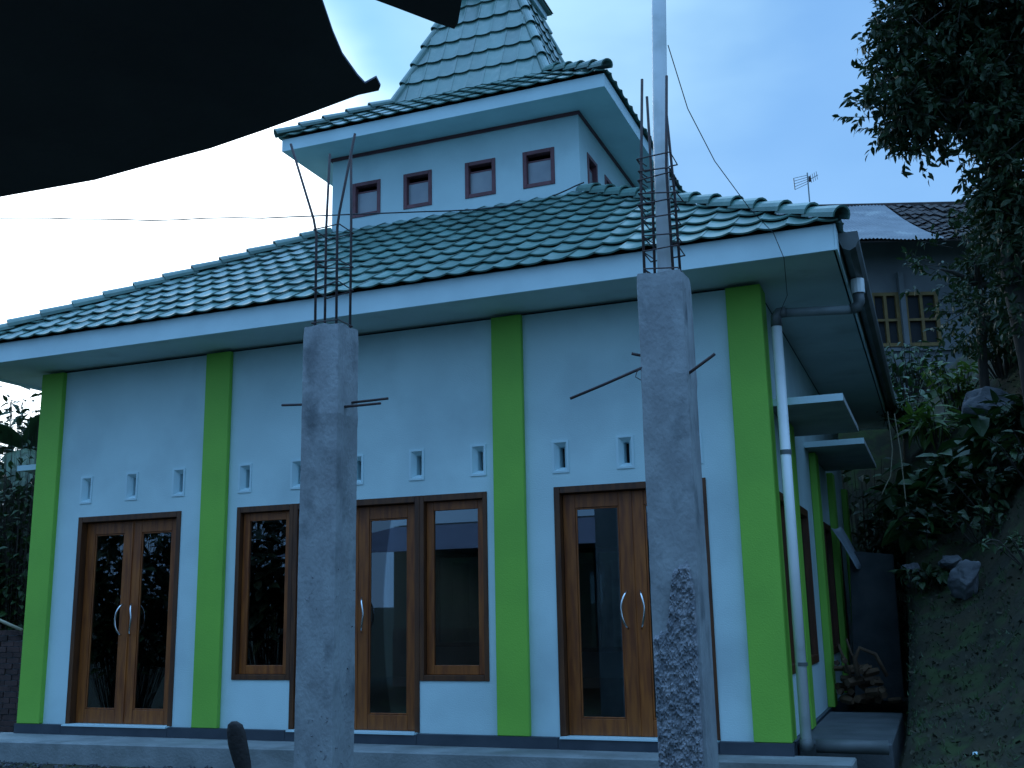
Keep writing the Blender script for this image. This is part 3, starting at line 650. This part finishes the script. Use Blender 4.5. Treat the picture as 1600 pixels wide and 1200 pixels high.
# roof slopes
def slope(u0, u1, side, name, m, lift_=0., corr=0., per=.076, vext=3.05, zr=9.86, ze=7.98):
    mb = MB(); n = int((u1 - u0) / (per / 4)) if corr else 24; rows = 8; vs = []
    for th in (0, .03 if not corr else .004):
        for j in range(rows + 1):
            for i in range(n + 1):
                u = u0 + (u1 - u0) * i / n; q = j / rows; z = zr + (ze - zr) * q + .10 * math.sin(math.pi * q) * -1 + lift_ + th
                if corr: z += corr * math.sin(2 * math.pi * u / per) + .05 * noise.noise(Vector((u, q * 2, 1)))
                vs.append(LP(u, side * (.02 + (vext - .02) * q), z))
    n1 = n + 1; off = n1 * (rows + 1); fs = []
    for j in range(rows):
        for i in range(n): q = j * n1 + i; fs += [(q, q + n1, q + n1 + 1, q + 1), (off + q, off + q + 1, off + q + n1 + 1, off + q + n1)]
    for i in range(n): a = rows * n1 + i; fs.append((a, off + a, off + a + 1, a + 1))
    for j in range(rows):
        for a in (j * n1, j * n1 + n): fs.append((a, a + n1, off + a + n1, off + a))
    return mb.add(vs, fs).build(name, m, nh, smooth=False)
slope(-4.9, 5.4, 1, 'roof', 'oldtile')
rf = slope(-4.9, 5.4, -1, 'roof', 'oldtile')
slope(-4.95, -.02, -1, 'zinc_roof', 'zinc', .07, .012, vext=3.12, ze=7.94)
mb = MB()     # rows of small old clay tiles on the right half (a few pixels each)
rt = random.Random(9)
for j in range(15):
    q0, q1 = j / 15, (j + 1.25) / 15
    for i in range(27):
        u0 = .02 + i * .2 + rt.uniform(-.01, .01); u1 = u0 + .185
        def pt(u, q, dz): return LP(u, -(.02 + 3.03 * min(q, 1.02)), 9.86 - 1.88 * q - .10 * math.sin(math.pi * min(q, 1)) + dz)
        dz = rt.uniform(-.03, .03); m0 = (u0 + u1) / 2
        mb.add([pt(u0, q0, .05 + dz), pt(m0, q0, .075 + dz), pt(u1, q0, .05 + dz), pt(u0, q1, .075 + dz), pt(m0, q1, .115 + dz), pt(u1, q1, .075 + dz)], [(0, 1, 4, 3), (1, 2, 5, 4)])
mb.build('clay_tiles', 'oldtile', nh, kind='stuff')
lbox(-4.95, 5.45, -.09, .09, 9.84, 9.95, 'ridge_cap', 'oldtile', bevel=.02)
# pale patch sheet on the zinc
# TV aerial
an = thing('tv_antenna', 'small television aerial on a thin mast standing on the hill house ridge', 'antenna', (3.42, 14.42, 9.9))
bx = Vector((3.42, 14.42, 9.9)); MB().tube([bx, bx + Vector((0, 0, .86))], .016, 6).build('mast', 'pvcg', an)
MB().tube([bx + Vector((-.30, 0, .50)), bx + Vector((-.31, 0, .78))], .012, 5).build('reflector_bar', 'pvcg', an)
for k in range(5):
    MB().tube([bx + Vector((-.30, 0, .50 + .07 * k)), bx + Vector((0, .02, .61 + .05 * k))], .006, 4).build('element', 'rust', an)
MB().tube([bx + Vector((-.02, 0, .66)), bx + Vector((.23, .03, .78))], .009, 5).build('boom', 'pvcg', an)
for k in range(4):
    c = bx + Vector((.07 + .045 * k, 0, .70 + .02 * k)); MB().tube([c + Vector((.0, -.12, .05)), c + Vector((0, .12, -.05))], .005, 4).build('element', 'rust', an)
MB().box(bx.x + .02, bx.x + .07, bx.y - .03, bx.y + .03, bx.z + .64, bx.z + .76).build('junction_box', 'rust', an)

# ------------------------------------------------------------------ foliage
def leaf_mesh(name, L_, W_, m, fold=.25, droop=.25, seg=3):
    vs = []; fs = []
    for i in range(seg + 1):
        t = i / seg; wv = W_ * math.sin(math.pi * (t ** .8)) * .5 if 0 < i < seg else .0008
        z = -droop * L_ * t * t; vs += [(t * L_, -wv, z + wv * fold), (t * L_, 0, z), (t * L_, wv, z + wv * fold)]
    for i in range(seg):
        a = i * 3; fs += [(a, a + 3, a + 4, a + 1), (a + 1, a + 4, a + 5, a + 2)]
    me = bpy.data.meshes.new(name); me.from_pydata(vs, [], fs); me.materials.append(M[m]); return me, vs, fs
def rotm(d, roll, rnd):
    x = d.normalized(); r = Vector((0, 0, 1)).cross(x)
    if r.length < .05: r = Vector((1, 0, 0)).cross(x)
    r.normalize(); z = x.cross(r); Mx = Matrix(((x.x, r.x, z.x), (x.y, r.y, z.y), (x.z, r.z, z.z)))
    return Mx @ Matrix.Rotation(roll, 3, 'X')
class Foliage:
    def __init__(s, L_, W_, m, **k): s.me, s.vs, s.fs = leaf_mesh('leaf', L_, W_, m, **k); s.m = m; s.items = []
    def add(s, p, d, roll, sc): s.items.append((Vector(p), rotm(d, roll, None), sc))
    def emit(s, parent, nobj, stuff='foliage', prefer=None):
        it = sorted(s.items, key=lambda t: prefer(t) if prefer else (t[0] - CAM).length / t[2])
        o_ = wloc(parent)
        for p, rm, sc in it[:nobj]:
            o = bpy.data.objects.new('leaf', s.me); COL.objects.link(o); o.parent = parent
            Mx = rm.to_4x4() @ Matrix.Scale(sc, 4); Mx.translation = p - o_; o.matrix_local = Mx
        if len(it) > nobj:
            mb = MB()
            for p, rm, sc in it[nobj:]: mb.add([rm @ (Vector(v) * sc) + p for v in s.vs], s.fs)
            me = bpy.data.meshes.new(stuff); me.from_pydata([tuple(Vector(v) - o_) for v in mb.v], [], mb.f); me.materials.append(M[s.m])
            o = bpy.data.objects.new(stuff, me); COL.objects.link(o); o.parent = parent; o['kind'] = 'stuff'
def rdir(r): 
    while True:
        v = Vector((r.uniform(-1, 1), r.uniform(-1, 1), r.uniform(-1, 1)))
        if .05 < v.length < 1: return v.normalized()
def tree(base, label, blobs, trunk, ntwig, leafL, leafW, m, seed, nobj, per=9):
    rnd = random.Random(seed); t = thing('broadleaf_tree', label, 'tree', base, None)
    MB().tube(trunk[0], trunk[1], 10).build('trunk', 'bark', t, smooth=True)
    F = Foliage(leafL, leafW, m); tw = MB(); tot = sum(b[2] for b in blobs)
    tpts = [Vector(p) for p in trunk[0]]
    for (c, rad, wt) in blobs:
        c = Vector(c); rad = Vector(rad); k0 = min(tpts, key=lambda p: (p - c).length + abs(p.z - (c.z - rad.z)) * .3)
        MB().tube([k0, k0.lerp(c, .5) + Vector((rnd.uniform(-.1, .1), rnd.uniform(-.1, .1), .08)), c], [.045, .03, .012], 6).build('limb', 'bark', t, smooth=True)
        for i in range(int(ntwig * wt / tot)):
            d = rdir(rnd); q = rnd.random() ** .45; p = c + Vector((d.x * rad.x, d.y * rad.y, d.z * rad.z)) * q
            if noise.noise(p * 1.6 + Vector((seed, 0, 0))) < -.06 and q < .97: continue
            out = (d * .7 + rdir(rnd) * .7 + Vector((0, 0, -.05))).normalized(); ln = rnd.uniform(.18, .38)
            e = p + out * ln
            if rnd.random() < .35: tw.tube([p - out * .15, p, e], [.006, .005, .002], 4, cap=False)
            for k in range(per):
                tt = (k + 1) / per; pp = p.lerp(e, tt); ld = (out * .6 + rdir(rnd) * .9 + Vector((0, 0, -.15))).normalized()
                F.add(pp, ld, rnd.uniform(-1.2, 1.2), rnd.uniform(.7, 1.25))
    if tw.v: tw.build('twigs', 'bark', t, kind='stuff')
    F.emit(t, nobj); return t
gz = ground_z(6.5, 3.2)
tr = tree((6.5, 3.2, gz), 'tall dark leafy tree overhanging the top right of the picture', [((6.35, 3.1, 7.25), (1.05, .8, 1.15), 8), ((5.68, 2.9, 6.72), (.68, .6, .42), 2.2), ((6.15, 3.0, 6.40), (.75, .6, .50), 2.4), ((7.2, 3.2, 7.4), (1.2, 1.0, 1.4), 5), ((6.75, 3.0, 8.6), (1.3, 1.0, 1.0), 5.5), ((6.60, 3.0, 5.9), (.42, .5, .7), 2.0), ((5.80, 3, 7.45), (.55, .6, .5), 2.0), ((6.6, 3.0, 5.1), (.42, .5, .6), 1.8), ((6.75, 3.0, 4.3), (.40, .5, .6), 1.2)],
          ([(6.5, 3.2, gz - .2), (6.48, 3.2, 3.6), (6.40, 3.2, 4.6), (6.48, 3.2, 5.4), (6.55, 3.2, 6.4), (6.6, 3.2, 7.6)], [.13, .12, .11, .10, .08, .05]), 5600, .112, .044, 'leaf', 3, 220, 9)
gz2 = ground_z(6.1, 5.6)
tree((6.1, 5.6, gz2), 'smaller dark tree with dull foliage in front of the hill house', [((6.25, 5.5, 5.5), (.55, .6, .6), 3), ((5.75, 5.5, 5.45), (.42, .5, .3), .7), ((6.15, 5.5, 4.75), (.4, .6, .45), 1.2), ((6.7, 5.5, 5.0), (.5, .6, .9), 2.5), ((6.5, 5.5, 6.0), (.5, .5, .5), 1.6)],
     ([(6.1, 5.6, gz2 - .2), (6.15, 5.6, 4.3), (6.2, 5.6, 5.2), (6.35, 5.6, 6.0)], [.07, .06, .045, .02]), 800, .10, .040, 'leaf', 7, 40, 9)

def shrub(x, y, label, n, L_, W_, m, hgt, rad, seed, cat='shrub', name='shrub', nobj=40, z=None):
    z0 = ground_z(x, y) if z is None else z; rnd = random.Random(seed); t = thing(name, label, cat, (x, y, z0))
    F = Foliage(L_, W_, m, droop=.35); st = MB(); S = max(4, n // 7)
    for i in range(S):
        a = rnd.uniform(0, 6.28); rr = rad * rnd.random() ** .5; top = Vector((x + math.cos(a) * rr, y + math.sin(a) * rr, z0 + hgt * rnd.uniform(.45, 1))); b = Vector((x + math.cos(a) * rr * .25, y + math.sin(a) * rr * .25, z0 - .08)); mid = b.lerp(top, .6) + Vector((0, 0, .08))
        st.tube([b, mid, top], [.008, .006, .003], 4, cap=False)
        for k in range(n // S):
            q = .35 + .65 * rnd.random(); p = (b.lerp(mid, q * 1.6) if q < .6 else mid.lerp(top, (q - .6) / .4)); d = (Vector((math.cos(a), math.sin(a), .3)) * .5 + rdir(rnd)).normalized(); d.z = d.z * .6
            F.add(p, d, rnd.uniform(-.6, .6), rnd.uniform(.65, 1.25))
    st.build('stems', 'bark', t, kind='stuff'); F.emit(t, nobj); return t
shrub(5.16, 9.1, 'low dark bush touching the gutter line below the hill house wall', 420, .14, .06, 'leaf2', .9, .7, 21)
shrub(5.84, 7.0, 'bright yellow-green bush just left of the big boulder', 260, .15, .07, 'leaf3', .85, .5, 22)
shrub(6.45, 6.4, 'green bush growing behind and right of the big boulder', 420, .14, .06, 'leaf2', .9, .6, 23)
shrub(5.50, 6.6, 'spiky fern-like plant with pale narrow leaves on the bank top', 130, .34, .06, 'leaf3', .55, .4, 24, 'fern', 'fern')
shrub(5.10, 7.6, 'dark leafy bush under the low bush by the gutter', 320, .16, .07, 'leaf2', .8, .5, 33)
shrub(5.15, 5.2, 'broad leaved plant hanging half way up the bank by the vines', 60, .36, .20, 'leaf2', .5, .45, 25, 'plant', 'broadleaf_plant')
shrub(5.70, 5.3, 'wide broad leaved plant spreading in the middle of the bank', 80, .36, .20, 'leaf2', .6, .6, 26, 'plant', 'broadleaf_plant')
shrub(6.20, 4.6, 'broad leaved plant directly below the big boulder', 60, .36, .20, 'leaf2', .6, .5, 27, 'plant', 'broadleaf_plant')
shrub(5.25, 4.3, 'low broad leaved plant just above the grey stone', 44, .30, .17, 'leaf2', .4, .4, 34, 'plant', 'broadleaf_plant')
shrub(5.85, 3.9, 'low leafy weeds on the bank above the pale rock', 160, .15, .07, 'leaf', .4, .6, 28, 'weeds', 'weed_clump')
shrub(6.45, 3.6, 'dark leafy weeds at the foot of the tall tree', 200, .15, .07, 'leaf', .5, .6, 35, 'weeds', 'weed_clump')
shrub(4.95, 6.6, 'dense dark bush behind the far end of the gutter', 420, .16, .07, 'leaf', 1.3, .6, 29)
shrub(4.75, 8.6, 'dark bush filling the gap behind the prayer house', 500, .18, .08, 'leaf', 2.6, .7, 30)
shrub(6.2, 2.4, 'short weeds on the open soil slope at the right border', 90, .09, .035, 'leaf2', .22, .5, 31, 'weeds', 'weed_clump')

shrub(5.35, 4.7, 'dark trailing leaves filling the bank between the vines and the pale rock', 220, .20, .10, 'leaf', .35, .6, 51, 'plant', 'trailing_plant')
shrub(6.0, 4.2, 'dark trailing leaves on the bank right of the pale rock', 260, .20, .10, 'leaf', .4, .6, 52, 'plant', 'trailing_plant')
shrub(6.6, 4.4, 'dark leafy growth by the right border below the tall tree', 260, .20, .10, 'leaf', .5, .6, 53, 'plant', 'trailing_plant')
shrub(5.15, 3.7, 'low dark weeds beside the grey stone', 120, .14, .07, 'leaf', .25, .35, 54, 'weeds', 'weed_clump')
shrub(4.2, 9.35, 'dark overgrown bush closing the gap behind the rear corner', 900, .2, .09, 'leaf', 3.8, .8, 55)

# hanging dry vines by the end of the gutter
for k, (pts, lab) in enumerate(([[(4.93, 5.0, 3.5), (4.95, 4.9, 3.0), (4.90, 4.8, 2.65), (4.78, 4.7, 2.42)], 'thin dry vine curling below the gutter end'], [[(5.02, 4.6, 3.4), (5.05, 4.5, 2.9), (5.06, 4.4, 2.2)], 'straight thin vine hanging right of the curled one'])):
    o = MB().tube(pts, .007, 4).build('hanging_vine', 'bamboo', loc=pts[0]); tag(o, lab, 'vine')

# ------------------------------------------------------------------ rocks, litter, firewood, panel
def rock(x, y, z, sx, sy, sz, seed, label, name='boulder', m='rock', rot=0.):
    bm = bmesh.new(); bmesh.ops.create_icosphere(bm, subdivisions=4, radius=1); rm = Matrix.Rotation(rot, 3, 'Y')
    for v in bm.verts:
        p = v.co.copy(); k = noise.noise(p * 1.1 + Vector((seed, 0, 0))) * .35 + noise.noise(p * 3 + Vector((seed, 2, 0))) * .10 + noise.noise(p * 9 + Vector((seed, 2, 0))) * .03
        for ax in ((1, .2, .3), (-.7, .6, .5), (.1, -.9, .5), (-.3, -.6, -.8), (.6, -.5, -.4), (0, .2, 1)):
            a = Vector(ax).normalized(); d = p.dot(a)
            if d > .74: p -= a * (d - .74) * .85
        p *= 1 + k; p = rm @ Vector((p.x * sx, p.y * sy, p.z * sz)); v.co = p
    me = bpy.data.meshes.new(name); bm.to_mesh(me); bm.free(); me.materials.append(M[m])
    o = bpy.data.objects.new(name, me); COL.objects.link(o); o.location = (x, y, z); return tag(o, label, 'rock')
rock(6.15, 5.5, 3.52, .34, .34, .31, 1, 'big grey boulder among bushes at the top of the bank', rot=.3)
rock(5.60, 3.1, 1.33, .15, .16, .22, 5, 'pale leaning rock in the middle of the soil slope', rot=.35)
rock(5.48, 3.65, 1.53, .12, .12, .08, 8, 'small flat stone just above the pale leaning rock')
rock(5.06, 4.0, 1.42, .11, .12, .14, 11, 'grey stone right of the dark upright panel')
lt = thing('rubbish_scrap', 'small white plastic scrap on the soil at the bottom right', 'litter', (5.47, -.2, ground_z(5.47, -.2) + .03))
MB().add([(5.45, -.21, ground_z(5.47, -.2) + .02), (5.485, -.205, ground_z(5.47, -.2) + .025), (5.49, -.19, ground_z(5.47, -.2) + .045), (5.455, -.195, ground_z(5.47, -.2) + .04)], [(0, 1, 2, 3)]).build('scrap', 'white', lt)
# leaf litter and small stones on the slope: uncountable
rl = random.Random(4); mb = MB()
for i in range(5200):
    x = 4.95 + 2.6 * rl.random(); y = rl.uniform(-2.0, 6.5); z = ground_z(x, y) + rl.uniform(.0, .03); s = rl.uniform(.008, .032); d1 = rdir(rl) * s; d2 = rdir(rl) * s * .7
    p = Vector((x, y, z)); mb.add([p - d1, p + d2, p + d1, p - d2], [(0, 1, 2, 3)])
o = mb.build('leaf_litter', 'litter'); tag(o, kind='stuff')
mb = MB()
for i in range(2600):
    x = 4.95 + 2.6 * rl.random(); y = rl.uniform(-2.0, 6.5); z = ground_z(x, y)
    for k in range(3):
        d = (rdir(rl) + Vector((0, 0, .9))).normalized() * rl.uniform(.03, .085); s = Vector((rl.uniform(-.006, .006), rl.uniform(-.006, .006), 0)); q = Vector((x + rl.uniform(-.03, .03), y + rl.uniform(-.03, .03), z)); mb.add([q - s, q + s, q + d], [(0, 1, 2)])
o = mb.build('grass', 'leaf2'); tag(o, kind='stuff')
mb = MB()
for i in range(2600):
    x = rl.uniform(-5, 5.4); y = rl.uniform(-1.5, -.5); s = rl.uniform(.008, .03); p = Vector((x, y, ground_z(x, y) + s * .2)); v4 = [p + rdir(rl) * s for _ in range(5)]; mb.add(v4, [(0, 1, 2), (0, 2, 3), (0, 3, 1), (1, 3, 4), (2, 1, 4), (3, 2, 4)])
o = mb.build('gravel', 'rock'); tag(o, kind='stuff')
# upright dark panel at the end of the path
mb = MB(); mb.prism([(4.22, 5.2, -.1), (4.80, 5.25, -.1), (4.83, 5.25, 1.70), (4.30, 5.2, 1.76)], (0, .05, 0)); o = mb.build('leaning_panel', 'cemd', loc=(4.5, 5.2, -.1), bevel=.006); tag(o, 'dark upright cement panel closing the end of the side path', 'panel')
# bent plastic sheet
vs = []; fs = []
for j in range(9):
    t = j / 8
    for i in range(4):
        s = i / 3; vs.append((4.12 + .27 * t + (.10 - .02 * t) * s * (1 - .3 * t), 5.0 + .25 * s, 2.05 - .42 * t - .10 * t * t + .05 * s - .03 * math.sin(s * 3)))
for j in range(8):
    for i in range(3): a = j * 4 + i; fs.append((a, a + 1, a + 5, a + 4))
o = MB().add(vs, fs).build('plastic_sheet', 'plastic', smooth=True, loc=(4.12, 5.0, 2.05)); tag(o, 'bent pale plastic sheet hanging off the side wall above the panel', 'sheet')
so_ = o.modifiers.new('t', 'SOLIDIFY'); so_.thickness = .006
# firewood pile, each log a thing
rp = random.Random(12)
for k in range(34):
    row = k // 8; x = 4.20 + .58 * rp.random() * (1 - .13 * row); y = 3.25 + .55 * rp.random(); z = .03 + .105 * row + rp.uniform(0, .05); z = max(z, ground_z(x, y) + .03 if x < 4.9 else z)
    a = rp.uniform(-.9, .9) + (1.2 if rp.random() < .5 else 0); el = rp.uniform(-.15, .25); d = Vector((math.cos(a) * math.cos(el), math.sin(a) * math.cos(el), math.sin(el))); Lg = rp.uniform(.13, .26); r = rp.uniform(.025, .048)
    p = Vector((x, y, z)); mb = MB().tube([p - d * Lg * .5, p + d * Lg * .1, p + d * Lg * .5], [r, r * 1.05, r * .9], 5)
    o = mb.build('firewood_log', 'log', loc=p); tag(o, 'short split log lying in the firewood pile at the end of the side path', 'log', 'split logs in the firewood pile')
for k, (pts, r, lab) in enumerate((([(4.42, 3.3, .30), (4.40, 3.3, .50), (4.46, 3.3, .62), (4.62, 3.3, .55), (4.72, 3.3, .32)], .028, 'thick bent branch arching over the firewood pile'), ([(4.35, 3.35, .28), (4.28, 3.3, .52), (4.24, 3.3, .66)], .016, 'thin branch sticking up at the left of the firewood pile'), ([(4.44, 3.3, .42), (4.37, 3.3, .56), (4.33, 3.3, .72)], .014, 'thin forked branch sticking up from the middle of the firewood pile'))):
    o = MB().tube(pts, [r, r * .95] + [r * .8] * (len(pts) - 2), 7).build('dry_branch', 'log', smooth=True, loc=pts[0]); tag(o, lab, 'branch')

# ------------------------------------------------------------------ left side: brick wall, rail, banana plants, bushes
bw = thing('brick_wall', 'old dark brick wall beside the left end of the prayer house', 'wall', (-6.9, 1.5, -.9))
br = bpy.data.meshes.new('brick'); b_ = MB().box(-.105, .105, -.05, .05, -.03, .03); br.from_pydata(b_.v, [], b_.f); br.materials.append(M['brick'])
for r in range(24):
    for c in range(10):
        x = -7.7 + c * .222 + (.111 if r % 2 else 0); z = -.6 + r * .07
        if z > 1.10 - .06 * (x + 7.6): continue
        o = bpy.data.objects.new('brick', br); COL.objects.link(o); o.parent = bw; o.location = Vector((x, 1.5 + random.uniform(-.008, .008), z)) - wloc(bw); o.rotation_euler = (0, random.uniform(-.02, .02), random.uniform(-.04, .04))
MB().box(-7.8, -5.5, 1.47, 1.53, -.9, .93).build('mortar', 'mortar', bw)
o = MB().tube([(-7.0, 1.38, 1.42), (-6.14, 1.38, 1.14), (-5.62, 1.38, .97)], .022, 8).build('bamboo_rail', 'bamboo', smooth=True, loc=(-6.2, 1.38, 1.15)); tag(o, 'pale bamboo pole lying along the top of the dark brick wall', 'pole')
def banana(x, y, h, label, leaves, seed):
    z0 = ground_z(x, y); t = thing('banana_plant', label, 'plant', (x, y, z0)); rnd = random.Random(seed)
    MB().tube([(x, y, z0 - .1), (x + .05, y, z0 + h * .5), (x, y, z0 + h * .8)], [.14, .11, .06], 10).build('trunk', 'banana', t, smooth=True)
    for (az, el, Ll, Wl) in leaves:
        d = Vector((math.cos(az), math.sin(az), 0)); n = 9; vs = []; fs = []; sd = Vector((-d.y, d.x, 0)); p0 = Vector((x, y, z0 + h * .78))
        for i in range(n + 1):
            s = i / n; p = p0 + d * (Ll * s * math.cos(el) ) + Vector((0, 0, Ll * (s * math.sin(el) - .55 * s * s))); w2 = Wl * .5 * math.sin(math.pi * min(1, .06 + s * .94)) ** .6 * (1 if s > .12 else .15)
            for k, f in ((-1, -.25), (0, .1), (1, -.25)): vs.append(p + sd * w2 * k * rnd.uniform(.85, 1.05) + Vector((0, 0, w2 * f)))
        for i in range(n): a = i * 3; fs += [(a, a + 3, a + 4, a + 1), (a + 1, a + 4, a + 5, a + 2)]
        MB().add(vs, fs).build('leaf', 'banana', t, smooth=True)
banana(-8.50, 4.0, 5.3, 'banana plant rising highest against the sky at the left wall corner', [(.3, 1.35, 1.7, .5), (-.2, 1.1, 1.9, .6), (2.6, .9, 1.7, .5), (.4, .5, 1.9, .6), (-1.5, .8, 2.0, .6), (-.8, .2, 2.2, .65), (-2.4, .5, 2.0, .6)], 1)
banana(-9.5, 4.6, 4.9, 'banana plant at the far left border behind the taller one', [(.0, .8, 2.0, .6), (-.9, .4, 2.0, .6), (-2.0, .6, 2.0, .6), (-1.4, .1, 2.2, .65)], 2)
shrub(-6.95, 2.5, 'dense leafy bush above the dark brick wall at the left border', 2600, .15, .07, 'leaf2', 3.9, .65, 41)
shrub(-8.5, 4.4, 'tall dark bush behind the brick wall and under the banana leaves', 2600, .17, .08, 'leaf', 5.5, .9, 42)
shrub(-10.9, 6.2, 'dark bush beyond the banana plants at the left', 2200, .22, .10, 'leaf', 6.3, 1.5, 43)
shrub(-14.6, 9.5, 'dark leafy thicket at the extreme left distance', 2200, .3, .14, 'leaf', 7.5, 2.2, 44)

# unseen bushes added behind the camera to darken the left-hand glass reflections
for k, (x, y, lab) in enumerate(((-9.5, -12.6, 'unseen dark bush added behind the camera next to the opposite house'), (-12.6, -11.2, 'unseen tall dark bush added behind the camera, second from the opposite house'), (-16.5, -11.5, 'unseen dark bush added behind the camera, farthest from the opposite house'))):
    shrub(x, y, lab, 1500, .42, .2, 'leaf', 6.2, 2.0, 60 + k, nobj=0)

# ------------------------------------------------------------------ the blade-shaped stake in front
st = thing('wooden_stake', 'dark rounded wooden stake sticking up at the bottom before the terrace', 'stake', (2.32, -4.86, ground_z(2.32, -4.86)))
path = [(2.178, -4.85, .605), (2.184, -4.85, .590), (2.19, -4.85, .56), (2.203, -4.85, .50), (2.226, -4.85, .43), (2.247, -4.85, .37), (2.27, -4.85, .29), (2.42, -4.85, -.46)]
wd = [.014, .042, .053, .057, .052, .040, .024, .016]; vs = []; fs = []; k = 10
for p, w_ in zip(path, wd):
    for q in range(k): a = 2 * math.pi * q / k; vs.append((p[0] + math.cos(a) * w_, p[1] + math.sin(a) * min(w_, .02), p[2]))
for i in range(len(path) - 1):
    for q in range(k): q2 = (q + 1) % k; fs.append((i * k + q, i * k + q2, (i + 1) * k + q2, (i + 1) * k + q))
fs += [tuple(range(k)), tuple(range((len(path) - 1) * k, len(path) * k))]
MB().add(vs, fs).build('blade', 'stake', st, smooth=True)
